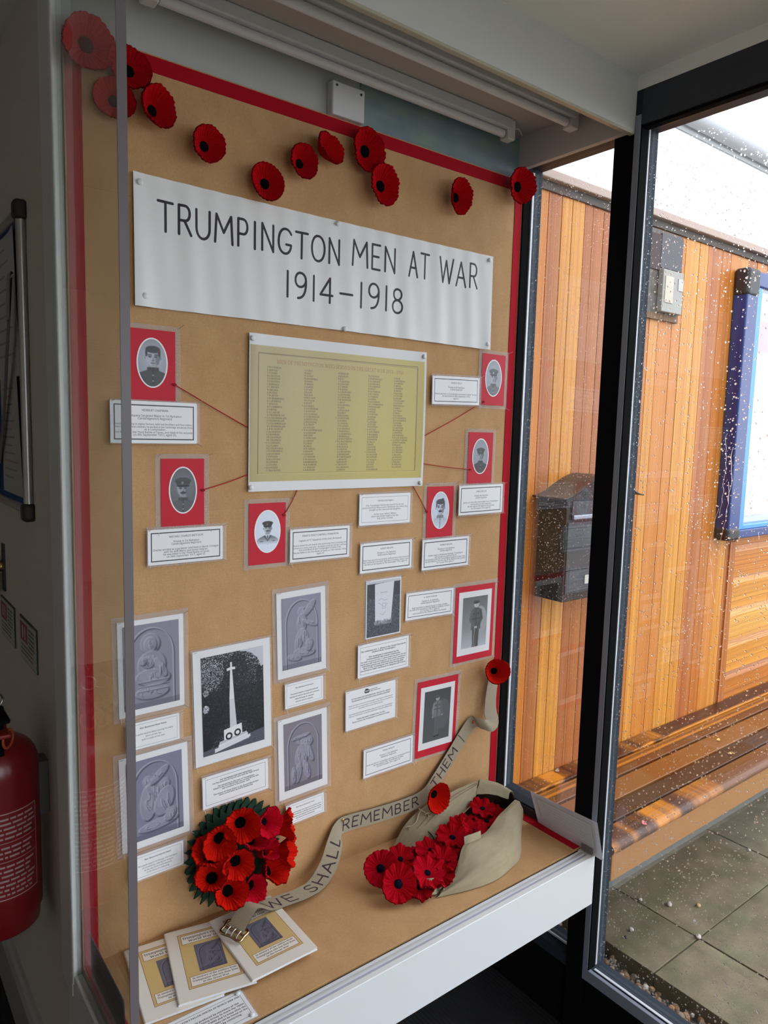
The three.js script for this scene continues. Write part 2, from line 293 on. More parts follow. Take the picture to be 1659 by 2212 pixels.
// ---------------------------------------------------------------- outdoors
structMesh('ground', bx(1.06, 14, -0.62, -0.515, -12, 14), M([0.1, 0.085, 0.065], 0.9));
structMesh('ground', bx(-12, 1.06, -0.72, -0.6, 2.9, 14), M([0.3, 0.29, 0.27], 0.9));
{
  // gravel margin between window and paving
  const n = 2600, g = new THREE.IcosahedronGeometry(1, 1), m = new THREE.InstancedMesh(g, M('#ffffff', 0.55), n), q = new THREE.Matrix4(), c = new THREE.Color();
  const p = g.attributes.position; for (let i = 0; i < p.count; i++) { const k = 1 + 0.25 * noise.noise(p.getX(i) * 1.7, p.getY(i) * 1.7, p.getZ(i) * 1.7); p.setXYZ(i, p.getX(i) * k, p.getY(i) * k, p.getZ(i) * k); } g.computeVertexNormals();
  for (let i = 0; i < n; i++) {
    const r = rr(0.004, 0.011); q.compose(V(rr(1.066, 1.327), -0.512 + rr(0, 0.02), rr(-0.04, 1.1)), new THREE.Quaternion().setFromEuler(new THREE.Euler(rr(0, 6), rr(0, 6), rr(0, 6))), V(r, r * 0.7, r * rr(0.7, 1))); m.setMatrixAt(i, q);
    const t = rnd(), k = rr(0.5, 1); m.setColorAt(i, t < 0.15 ? c.setRGB(0.75 * k, 0.7 * k, 0.62 * k) : t < 0.6 ? c.setRGB(0.4 * k, 0.22 * k, 0.09 * k) : c.setRGB(0.26 * k, 0.19 * k, 0.12 * k));
  }
  m.name = numbered('gravel'); m.userData = { kind: 'stuff', label: 'wet brown gravel strip under the window sill beside paving', category: 'gravel' }; scene.add(m);
}
{
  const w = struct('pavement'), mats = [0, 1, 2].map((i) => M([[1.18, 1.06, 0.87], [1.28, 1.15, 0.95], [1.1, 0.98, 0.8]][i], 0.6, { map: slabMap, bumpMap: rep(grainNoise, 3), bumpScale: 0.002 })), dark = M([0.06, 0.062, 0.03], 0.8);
  for (let i = 0; i < 9; i++) for (let j = -2; j < 8; j++) {
    const x0 = i === 0 ? 1.33 : 1.553 + (i - 1) * 0.56, x1 = 1.553 + i * 0.56, z1 = 0.275 + j * 0.56, z0 = z1 - 0.56, ty = rr(-0.0015, 0.0015);
    part('paving_slab', uvBox(bx(x0 + 0.0018, x1 - 0.0018, -0.52 + ty, FLOOR + ty, z0 + 0.0018, z1 - 0.0018, 0.002), 1.7, rr(0, 1), rr(0, 1)), mats[(i * 5 + j * 7 + 20) % 3], w);
  }
  part('bedding', bx(1.34, 6.2, -0.53, -0.465, -1.4, 4.1), dark, w);
}
// timber wall: vertical boards, then a panel of horizontal boards
const ZW = -0.05;
{
  const w = struct('wall_exterior');
  part('backing', bx(1.06, 6.4, -0.53, 1.56, -0.2, ZW - 0.016), M([0.03, 0.02, 0.012], 0.9), w);
  const edges = [1.07, 1.12, 1.151, 1.203, 1.244, 1.295, 1.331, 1.378, 1.43, 1.476, 1.53, 1.575, 1.62, 1.665, 1.738, 1.788, 1.866, 1.917, 2.004, 2.058, 2.126, 2.178, 2.235];
  const tone = [5, 0, 1, 2, 2, 4, 1, 4, 1, 3, 0, 3, 2, 0, 0, 2, 2, 1, 3, 0, 2, 1];
  const board = (x0, x1, y0, y1, t) => {
    const g = new RoundedBoxGeometry(x1 - x0 - 0.0014, y1 - y0, 0.016, 1, 0.0016), ou = rr(0, 1), ov = rr(0, 1); uvm(g, 'x', 'y', 1); const uv = g.attributes.uv;
    for (let i = 0; i < uv.count; i++) uv.setXY(i, 0.5 + uv.getX(i) * 9 + ou * 0, uv.getY(i) * 0.6 + ov);
    return part('plank', g.translate((x0 + x1) / 2, (y0 + y1) / 2, ZW - 0.008 + rr(-0.0008, 0.0008)), woodMat[t], w);
  };
  edges.slice(0, -1).forEach((e, i) => board(e, edges[i + 1], -0.3, 1.535, tone[i]));
  for (let x = 2.235; x < 6.3; x += 0.072) board(x, x + 0.072, 0.61, 1.535, Math.floor(rr(0, 6)));
  // horizontal boards below the notice board, each with a sloped lower edge catching the light
  const prof = new THREE.Shape([[0, 0], [-0.013, 0.001], [-0.013, 0.09], [-0.002, 0.1165], [0, 0.1165]].map((p) => new THREE.Vector2(...p)));
  [[0.545, 0], [0.428, 0], [0.311, 2], [0.193, 5], [0.075, 2], [-0.043, 3]].forEach(([y, t]) => {
    const g = new THREE.ExtrudeGeometry(prof, { depth: 4.06, bevelEnabled: false }).rotateY(Math.PI / 2);
    uvm(g, 'y', 'x', 1); const uv = g.attributes.uv; for (let i = 0; i < uv.count; i++) uv.setXY(i, uv.getX(i) * 5, uv.getY(i) * 0.6 + y * 3);
    part('plank', g.translate(2.24, y, ZW - 0.014), woodMat[t], w);
  });
  part('plank', bx(2.2, 2.24, -0.05, 0.56, ZW - 0.01, ZW + 0.004, 0.002), woodMat[1], w);
  const cap = struct('trim_1');
  part('capping', bx(1.06, 6.4, 1.54, 1.562, -0.2, ZW + 0.022, 0.003), M([0.4, 0.3, 0.25], 0.6), cap); part('shadow_batten', bx(1.06, 6.4, 1.518, 1.54, -0.2, ZW + 0.006, 0.002), M([0.1, 0.085, 0.075], 0.8), cap);
  structMesh('wall_parapet', bx(1.0, 6.4, 1.562, 1.83, -0.25, -0.06), mRender);
  const gut = struct('trim_2');
  part('gutter', new THREE.CylinderGeometry(0.028, 0.028, 5.6, 20, 1, false, 0, Math.PI).rotateZ(Math.PI / 2).rotateX(Math.PI / 2).translate(3.8, 1.855, -0.045), mGutter, gut); part('eaves_board', bx(1.0, 6.6, 1.815, 1.865, -0.25, -0.055), mGutter, gut);
}
{
  // slatted bench along the timber wall
  const b = thing('bench', 'long wet varnished slatted timber bench fixed along the timber wall outside', 'bench', [0, 0, 0]);
  const zs = [-0.048, 0.016, 0.084, 0.16, 0.221], x0 = 1.1, x1 = 5.5, top = -0.0258;
  for (let i = 0; i < 4; i++) { const g = bx(x0, x1, top - 0.024, top, zs[i] + (i ? 0.0045 : 0), zs[i + 1] - 0.0045, 0.003); uvm(g, 'x', 'z', 0.55, i * 0.37, 0); const uv = g.attributes.uv; for (let k = 0; k < uv.count; k++) uv.setXY(k, uv.getX(k), (uv.getY(k) / 0.55) * 12 + i * 0.3); part('slat', g, benchMat[i % 3], b); }
  const nose = new THREE.Shape(); nose.moveTo(0, 0); nose.lineTo(-0.042, 0); nose.quadraticCurveTo(-0.06, -0.001, -0.062, -0.014); nose.lineTo(-0.058, -0.024); nose.lineTo(0, -0.024); nose.closePath();
  const ng = new THREE.ExtrudeGeometry(nose, { depth: x1 - x0, bevelEnabled: false, curveSegments: 6 }).rotateY(Math.PI / 2).translate(x0, top, 0.2245);
  { uvm(ng, 'x', 'z', 0.55, 0.11, 0); const uv = ng.attributes.uv; for (let k = 0; k < uv.count; k++) uv.setXY(k, uv.getX(k), uv.getY(k) * 15); }
  const slat = part('slat', ng, benchMat[1], b); slat.userData.label = 'rounded front slat';
  const fg = bx(x0, x1, -0.117, top - 0.022, 0.262, 0.281, 0.003); uvm(fg, 'x', 'y', 0.55, 0.6, 0); { const uv = fg.attributes.uv; for (let k = 0; k < uv.count; k++) uv.setXY(k, uv.getX(k), uv.getY(k) * 12); }
  part('front_board', fg, M('#ffffff', 0.5, { map: benchMap[3], specularIntensity: 0.4 }), b);
  part('steel_angle', bx(x0, x1, -0.136, -0.117, 0.1, 0.276), M([0.09, 0.09, 0.08], 0.6), b);
  for (const x of [1.3, 2.4, 3.5, 4.6]) part('bracket', bx(x, x + 0.04, -0.136, top - 0.024, -0.048, 0.262), mFrame, b);
}
// leaves and pebbles
{
  const leafGeo = (s, c) => sheet((u, v) => { const t = u * 2 - 1, w = Math.sqrt(Math.max(0, 1 - t * t)) * 0.45 * (1 - 0.3 * t); return [t * s, 0.15 * s * t * t + 0.1 * s * (v - 0.5) ** 2, (v - 0.5) * 2 * w * s]; }, 10, 6, 0.0005);
  const leaf = (lab, x, y, z, s, col, a) => { const m = tag(part('fallen_leaf', leafGeo(s), M(col, 0.4), scene, [x, y + 0.0015, z], [0, a, 0]), lab, 'leaf'); };
  leaf('pink fallen petal on the front edge of the wet bench', 1.247, -0.026, 0.268, 0.011, [0.75, 0.2, 0.24], 0.9);
  leaf('pale yellow fallen leaf on the bench, the one nearer the wall', 1.884, -0.026, 0.122, 0.011, [0.8, 0.5, 0.12], 0.4);
  leaf('pale yellow fallen leaf on the bench, the one nearer its front', 1.82, -0.026, 0.193, 0.011, [0.85, 0.55, 0.14], 0.1);
  leaf('small grey dead leaf at the foot of the boards on the bench', 1.291, -0.026, -0.035, 0.011, [0.4, 0.3, 0.25], 0.5);
  const peb = [[1.563, 0.085, 0.006, 'small pale pebble on wet slab nearest the bench shadow'], [1.613, 0.149, 0.008, 'larger whitish pebble on wet slab right of the pale pebble'], [1.68, 0.202, 0.007, 'tan pebble on wet slab rightmost of the upper three'], [1.424, 0.146, 0.007, 'round white pebble near the window frame on the first slab'], [1.386, 0.155, 0.005, 'dark pebble beside the round white pebble near the frame'], [1.551, 0.274, 0.008, 'whitish pebble lying at the crossing of the slab joints'], [2.1, 0.15, 0.006, 'small grey pebble on the far slab joint at right']];
  for (const [x, z, r, lab] of peb) { const g = new THREE.IcosahedronGeometry(r, 2), p = g.attributes.position; for (let i = 0; i < p.count; i++) { const k = 1 + 0.2 * noise.noise(p.getX(i) / r + x * 9, p.getY(i) / r, p.getZ(i) / r); p.setXYZ(i, p.getX(i) * k, p.getY(i) * k * 0.7, p.getZ(i) * k); } g.computeVertexNormals(); tag(part('pebble', g, M(lab.includes('dark') ? [0.05, 0.045, 0.05] : lab.includes('tan') ? [0.5, 0.33, 0.16] : [0.55, 0.48, 0.42], 0.5), scene, [x, FLOOR + r * 0.6, z]), lab, 'pebble'); }
}
{
  // letterbox on the timber wall
  const b = thing('letterbox', 'dark grey wall letterbox with a wavy roof, beside the black window post', 'letterbox');
  const grey = M([0.016, 0.015, 0.017], 0.5, { specularIntensity: 0.5 }), mid = M([0.04, 0.041, 0.05], 0.5, { specularIntensity: 0.6 });
  const x0 = 1.1686, x1 = 1.46, zf = 0.043, zb = ZW + 0.002;
  part('body', bx(x0, x1, 0.492, 0.752, zb, zf, 0.002), grey, b);
  const roof = (x) => { const t = (x - 1.145) / (1.485 - 1.145); return 0.757 + 0.058 * Math.sin(Math.min(1, Math.max(0, t)) * Math.PI) ** 1.7 * (0.9 + 0.1 * t); };
  part('roof', sheet((u, v) => { const x = 1.142 + u * 0.345; return [x, roof(x) + 0.003, zb + v * (zf + 0.012 - zb)]; }, 40, 4, 0.004), M([0.05, 0.034, 0.027], 0.4), b);
  const gs = new THREE.Shape(); gs.moveTo(x0, 0.748); for (let i = 0; i <= 30; i++) { const x = x0 + ((x1 - x0) * i) / 30; gs.lineTo(x, roof(x)); } gs.lineTo(x1, 0.748); gs.closePath();
  part('gable', new THREE.ExtrudeGeometry(gs, { depth: zf - zb - 0.002, bevelEnabled: false }).translate(0, 0, zb), grey, b);
  part('eaves_line', bx(x0 - 0.003, x0, 0.735, 0.742, zb, zf), mid, b);
  const flap = part('flap', bx(1.186, 1.442, 0.715, 0.752, zf, zf + 0.004, 0.0015), mid, b); part('flap_lip', bx(1.188, 1.44, 0.705, 0.717, zf + 0.001, zf + 0.009, 0.003), M([0.3, 0.33, 0.4], 0.25, { metalness: 0.4 }), flap);
  part('door', bx(x0 + 0.006, x1 - 0.006, 0.512, 0.698, zf, zf + 0.003, 0.0015), mid, b);
  for (const y of [0.573, 0.632]) part('groove', bx(x0 + 0.006, x1 - 0.006, y, y + 0.0016, zf + 0.0026, zf + 0.0036), mBlack, b);
  part('name_plate', bx(1.252, 1.312, 0.533, 0.556, zf + 0.003, zf + 0.005, 0.0006), M([0.5, 0.5, 0.42], 0.4), b);
}
{
  const v = thing('meter_box', 'weathered grey metal plate with a small pale box, high on timber wall', 'box');
  const z = ZW - 0.001;
  part('back_plate', bx(1.56, 1.757, 1.262, 1.514, z, z + 0.008, 0.001), M([0.2, 0.18, 0.15], 0.6, { map: rep(blotch, 1) }), v);
  part('upper_plate', bx(1.64, 1.754, 1.41, 1.505, z + 0.008, z + 0.012, 0.001), M([0.075, 0.075, 0.085], 0.6), v);
  part('dark_panel', bx(1.565, 1.64, 1.4, 1.5, z + 0.008, z + 0.011, 0.001), M([0.03, 0.016, 0.012], 0.6), v);
  part('cover', bx(1.637, 1.745, 1.283, 1.404, z + 0.008, z + 0.026, 0.003), M([0.3, 0.295, 0.265], 0.5), v);
  part('label_plate', bx(1.647, 1.69, 1.31, 1.385, z + 0.026, z + 0.028, 0.001), M([0.5, 0.46, 0.36], 0.5), v); part('label_plate', bx(1.715, 1.742, 1.35, 1.385, z + 0.026, z + 0.028, 0.001), M([0.45, 0.44, 0.41], 0.5), v);
  part('rust_strip', bx(1.57, 1.752, 1.262, 1.28, z + 0.008, z + 0.01), M([0.16, 0.08, 0.03], 0.7), v);
}
{
  // blue glazed notice board outside
  const n = thing('notice_board', 'blue framed glazed notice board with black corners on the timber wall outside', 'notice board');
  const x0 = 2.085, x1 = 2.95, y0 = 0.58, y1 = 1.47, zb = ZW + 0.001, zf = 0.0, blue = M([0.012, 0.035, 0.17], 0.35), light = M([0.05, 0.27, 0.72], 0.35), cornerM = M([0.02, 0.02, 0.02], 0.5);
  part('back_panel', bx(x0 + 0.02, x1 - 0.02, y0 + 0.02, y1 - 0.02, zb, zb + 0.01), M([0.7, 0.72, 0.7], 0.6), n);
  part('frame_bar', bx(x0, x0 + 0.075, y0, y1, zb, zf, 0.006), blue, n); part('frame_bar', bx(x1 - 0.075, x1, y0, y1, zb, zf, 0.006), blue, n);
  part('frame_bar', bx(x0 + 0.07, x1 - 0.07, y1 - 0.05, y1, zb, zf, 0.006), blue, n); part('frame_bar', bx(x0 + 0.07, x1 - 0.07, y0, y0 + 0.03, zb, zf, 0.004), blue, n);
  part('inner_trim', bx(x0 + 0.075, x0 + 0.108, y0 + 0.03, y1 - 0.05, zb, zf - 0.004, 0.003), light, n); part('inner_trim', bx(x0 + 0.1, x1 - 0.075, y0 + 0.03, y0 + 0.046, zb, zf - 0.004, 0.003), light, n);
  for (const [x, y] of [[x0 - 0.004, y0 - 0.004], [x1 - 0.076, y0 - 0.004], [x0 - 0.004, y1 - 0.086], [x1 - 0.076, y1 - 0.086]]) part('corner_cap', bx(x, x + 0.08, y, y + (y < 1 ? 0.045 : 0.09), zb, zf + 0.004, 0.012), cornerM, n);
  part('pane', bx(x0 + 0.1, x1 - 0.08, y0 + 0.04, y1 - 0.05, zf - 0.012, zf - 0.008), mGlass, n);
  const poster = (lab, x, y, w, h, draw) => tag(part('outdoor_poster', new THREE.BoxGeometry(w, h, 0.001), M('#ffffff', 0.6, { map: canvasTex(128, 192, draw) }), scene, [x, y, zb + 0.0115]), lab, 'poster');
  poster('white sheet with pink and green blocks behind the blue notice board glass', 2.31, 1.17, 0.2, 0.34, (x, w, h) => { x.fillStyle = '#eef0ee'; x.fillRect(0, 0, w, h); x.fillStyle = '#d8506a'; x.fillRect(6, 8, 90, 60); x.fillStyle = '#8fc0a0'; x.fillRect(6, 100, 110, 30); x.fillStyle = '#d0a8a8'; x.fillRect(20, 140, 90, 12); });
  poster('plain pale sheet low behind the blue notice board glass', 2.31, 0.8, 0.2, 0.3, (x, w, h) => { x.fillStyle = '#e6eae8'; x.fillRect(0, 0, w, h); x.fillStyle = '#b0b6b8'; for (let i = 0; i < 8; i++) x.fillRect(14, 20 + i * 16, 80, 3); });
}

// ---------------------------------------------------------------- the display case
{
  const c = struct('display_case');
  // backing board wrapped in brown paper, in two sheets meeting at a seam
  part('back_board', uvm(bx(0.0, 1.0, 0.0, 1.497, -0.012, 0), 'x', 'y', 1), mKraft, c); part('paper_overlap', uvm(bx(0.0, 0.16, 1.276, 1.36, 0, 0.0008), 'x', 'y', 1), mKraft, c);
  part('red_border', bx(0.001, 1.0, 1.4705, 1.4945, 0, 0.0012), mRed, c); part('red_border', bx(0.0025, 0.0255, 0.001, 1.4705, 0, 0.0012), mRed, c); part('red_border', bx(0.9745, 0.9965, 0.001, 1.4705, 0, 0.0012), mRed, c);
  part('upper_back', bx(0.0, 1.0, 1.497, 1.59, -0.018, -0.008), M([0.5, 0.52, 0.5], 0.8), c);
  const stain = M('#ffffff', 0.85, { map: dataTex(256, 64, (x, y) => { const f = fbm(x / 40, y / 20, 2, 4), g = fbm(x / 70, y / 30, 7, 3); return [0.52 + 0.1 * f, 0.6 + 0.08 * f - 0.04 * g, 0.61 + 0.1 * g]; }, true) });
  part('painted_patch', bx(0.54, 0.99, 1.498, 1.588, -0.008, -0.0065), stain, c);
  const box = part('junction_box', bx(0.465, 0.5385, 1.4965, 1.556, -0.008, 0.012, 0.003), mTrimWhite, c);
  for (const [x, y] of [[0.474, 1.548], [0.529, 1.546]]) part('screw', new THREE.CylinderGeometry(0.0022, 0.0022, 0.002, 10).rotateX(Math.PI / 2).translate(x, y, 0.0125), mFrame, box);
  part('recess_ceiling', bx(0.0, 1.0, 1.59, 1.6, -0.018, 0.276), M([0.5, 0.48, 0.44], 0.8), c);
  part('fascia', bx(-0.012, 1.003, 1.518, CEIL + 0.01, 0.275, 0.2892), mFascia, c);
  part('fascia_edge', bx(-0.012, 0.997, 1.5145, 1.5195, 0.28, 0.2905, 0.001), M([0.42, 0.4, 0.3], 0.4), c);
  part('fascia_track', bx(0.0, 0.995, 1.566, 1.59, 0.222, 0.232), M([0.5, 0.49, 0.46], 0.4), c); part('fascia_track', bx(0.0, 0.995, 1.56, 1.59, 0.25, 0.258), M([0.5, 0.49, 0.46], 0.4), c);
  part('window_pelmet', bx(0.988, 1.001, 1.52, 1.59, -0.008, 0.275), M([0.6, 0.58, 0.55], 0.7), c);
  // shelf
  part('shelf_board', uvm(bx(0.0, 1.0, -0.016, 0, -0.012, 0.2665), 'x', 'z', 1), mKraft, c);
  part('red_border', bx(0.9765, 1.0, 0, 0.0012, 0.001, 0.264), mRed, c); part('red_border', bx(0.002, 0.0225, 0, 0.0012, 0.001, 0.264), mRed, c);
  part('sliding_track', bx(-0.01, 0.99, -0.02, -0.006, 0.2665, 0.2725), mBlack, c);
  part('sliding_track', bx(-0.01, 0.99, -0.02, -0.0015, 0.2725, 0.276), M([0.7, 0.71, 0.72], 0.4), c);
  part('sliding_track', bx(-0.01, 0.99, -0.02, -0.0045, 0.276, 0.283), M([0.62, 0.62, 0.63], 0.4), c); part('sliding_track', bx(-0.01, 0.99, -0.02, -0.0015, 0.283, 0.2865), M([0.7, 0.71, 0.72], 0.4), c);
  part('sliding_track', bx(-0.01, 0.985, -0.02, -0.004, 0.2865, 0.293), M([0.5, 0.49, 0.58], 0.4), c);
  part('track_end', bx(0.984, 0.998, -0.02, -0.001, 0.268, 0.293, 0.001), M([0.55, 0.55, 0.53], 0.5), c);
  part('front_rail', bx(-0.012, 0.998, -0.1155, -0.001, 0.293, 0.305, 0.0015), mWhite, c);
  part('base', bx(-0.006, 0.99, -0.115, -0.02, -0.01, 0.293), mFrame, c);
  part('end_panel', bx(-0.012, 0.0, FLOOR, -0.014, -0.05, 0.293), mTrimWhite, c);
  // left end: white surround and clear side pane
  part('surround', bx(-0.014, -0.002, -0.06, CEIL, -0.085, -0.018, 0.001), mTrimWhite, c);
  part('surround_bead', bx(-0.016, 0.0005, -0.03, CEIL, -0.018, -0.004, 0.003), M([0.78, 0.8, 0.8], 0.35), c);
  part('surround', bx(-0.0125, -0.001, -0.06, -0.032, -0.018, 0.293), mTrimWhite, c);
  part('surround_bead', bx(-0.0145, 0.0005, -0.032, -0.012, -0.005, 0.293, 0.003), M([0.7, 0.72, 0.72], 0.35), c);
  part('side_pane', bx(-0.0115, -0.0005, -0.012, 1.59, -0.004, 0.279), mCaseGlass, c);
  part('ground_edge', bx(-0.012, 0.0, -0.012, 1.516, 0.279, 0.2805), mEdge, c);
}
// two slim strip lights under the canopy, switched off
for (const [x0, x1, zc, lab] of [[0.115, 0.9, 0.04, 'white slim strip light under the case canopy, nearer the back board'], [0.17, 0.955, 0.165, 'white slim strip light under the case canopy, nearer the front edge']]) {
  const t = thing('strip_light', lab, 'light', [0, 0, 0], undefined);
  part('housing', bx(x0, x1, 1.568, 1.5895, zc - 0.016, zc + 0.016, 0.003), M([0.62, 0.64, 0.66], 0.45), t);
  part('tube', new THREE.CylinderGeometry(0.008, 0.008, x1 - x0 - 0.03, 16).rotateZ(Math.PI / 2).translate((x0 + x1) / 2, 1.5605, zc), M([0.72, 0.74, 0.76], 0.3), t);
  for (const x of [x0, x1]) part('end_cap', bx(x - 0.012, x + 0.012, 1.549, 1.589, zc - 0.012, zc + 0.012, 0.003), M([0.72, 0.72, 0.7], 0.4), t);
  part('cable', tube(zc < 0.1 ? [[x1 + 0.01, 1.575, zc], [x1 + 0.03, 1.58, zc + 0.003], [x1 + 0.05, 1.575, zc - 0.005], [x1 + 0.06, 1.586, zc - 0.02]] : [[x1 + 0.01, 1.572, zc], [x1 + 0.018, 1.56, zc + 0.002], [x1 + 0.025, 1.57, zc - 0.004], [x1 + 0.03, 1.588, zc - 0.006]], 0.0017, 20, 6), M([0.6, 0.6, 0.58], 0.5), t);
}

// ---------------------------------------------------------------- banner
{
  const X = 0.099, W = 0.8075, Y = 1.313, H = 0.206, S = 2048 / W;
  const map = canvasTex(2048, Math.round(H * S), (x, w, h) => {
    x.fillStyle = '#eceeed'; x.fillRect(0, 0, w, h); x.strokeStyle = '#221a2a';
    const px = (v) => (v - X) * S, py = (v) => (Y - v) * S;
    const put = (t, a, b, top, bot) => handText(x, t, px(a), px(b), py(top), (top - bot) * S, 11);
    put('TRUMPINGTON', 0.139, 0.492, 1.277, 1.231); put('MEN', 0.522, 0.628, 1.284, 1.236); put('AT', 0.664, 0.718, 1.286, 1.236); put('WAR', 0.748, 0.86, 1.287, 1.236);
    put('1914', 0.374, 0.477, 1.203, 1.157); put('-', 0.495, 0.523, 1.203, 1.157); put('1918', 0.54, 0.651, 1.206, 1.158);
  });
  const t = thing('banner', 'long white paper banner hand-lettered in black marker across the top of the board', 'banner', [X + W / 2, Y - H / 2, 0.003]);
  part('sheet', sheet((u, v) => { const x = (u - 0.5) * W, y = (v - 0.5) * H, e = Math.exp(-Math.pow((u - 1) / 0.02, 2)) * 0.004 + Math.exp(-Math.pow(u / 0.035, 2)) * 0.004; return [x, y - 0.004 * Math.sin(u * 3.1) * (v - 0.5), 0.0015 + 0.0009 * Math.sin(u * 46 + 3 * Math.sin(u * 9)) * (1.2 - v) + 0.0006 * Math.sin(u * 110 + v * 2) + e * (1 - v * 0.6)]; }, 220, 14, 0.0005), M('#ffffff', 0.6, { map, side: THREE.DoubleSide }), t);
  const tack = new THREE.SphereGeometry(0.0052, 14, 8).scale(1, 1, 0.45);
  for (const [x, y] of [[0.109, 1.298], [0.115, 1.124], [0.485, 1.305], [0.894, 1.303], [0.898, 1.119], [0.506, 1.112]]) part('drawing_pin', tack, mTack, t, [x - t.position.x, y - t.position.y, 0.0055]);
}
// ---------------------------------------------------------------- printed sheets
const flat = (w, h, d = 0.0005) => new THREE.BoxGeometry(w, h, d);
const print = (map, o = {}) => M('#ffffff', 0.5, { map, clearcoat: 0.3, clearcoatRoughness: 0.2, ...o });
function pins(t, list) { for (const [x, y, a, l] of list) part('pin', rod([0, 0, 0], [Math.cos(a) * l, Math.sin(a) * l, 0.006], 0.0004, 5), mPin, t, [x, y, 0.0015]); }
function randomPins(t, w, h) { pins(t, [[w / 2 - 0.001, h / 2 - 0.001, rr(0.4, 1), rr(0.006, 0.011)], [-w / 2 + 0.002, -h / 2 + 0.001, rr(4.5, 4.9), rr(0.006, 0.01)], [w / 2 - 0.001, -h / 2 + 0.001, rr(5.2, 5.8), rr(0.005, 0.009)], [-w / 2 + 0.002, h / 2 - 0.002, rr(0.4, 1.2), rr(0.004, 0.008)]]); }
function textTex(w, h, lines, o = {}) {
  return canvasTex(w, h, (x) => {
    x.fillStyle = '#f2f4f6'; x.fillRect(0, 0, w, h);
    const m = o.margin ?? 0.045 * w, lw = o.border ?? w * 0.012; x.strokeStyle = '#1c2430';
    if (lw) { x.lineWidth = lw; x.strokeRect(m, m, w - 2 * m, h - 2 * m); }
    x.fillStyle = '#20222a'; x.textAlign = 'center'; const n = lines.length, top = m + (o.top ?? 0.1) * h, step = (h - 2 * m - (o.top ?? 0.1) * h - (o.bottom ?? 0.06) * h) / n;
    lines.forEach((l, i) => {
      if (!l) return; const bold = l[0] === '*' || o.bold; const s = bold && l[0] === '*' ? l.slice(1) : l; let f = o.size ?? 0.034 * w; x.font = (bold ? 'bold ' : '') + f + 'px sans-serif'; const tw = x.measureText(s).width; if (tw > w - 2.4 * m) { f *= (w - 2.4 * m) / tw; x.font = (bold ? 'bold ' : '') + f + 'px sans-serif'; }
      x.fillText(s, w / 2, top + step * (i + 0.7));
    });
    if (o.extra) o.extra(x, w, h);
  });
}
let layer = 0; const lift = () => (layer++ % 7) * 0.0006;
function caption(label, x, y, w, h, lines, o = {}) {
  const t = thing('caption_card', label, 'card', [x, y, (o.z ?? 0.0016) + 0.002 + lift()], undefined); t.rotation.z = (o.rot ?? 0) * Math.PI / 180;
  const m = o.sleeve ?? 0.0045, sx = o.sx ?? 0.003;
  part('laminate_sleeve', flat(w + 2 * m, h + 2 * m * 0.9, 0.0005), mSleeve, t, [sx, 0.0005, -0.0006]);
  part('printed_card', flat(w, h), print(textTex(640, Math.round((640 * h) / w), lines, o)), t);
  randomPins(t, w, h); return t;
}
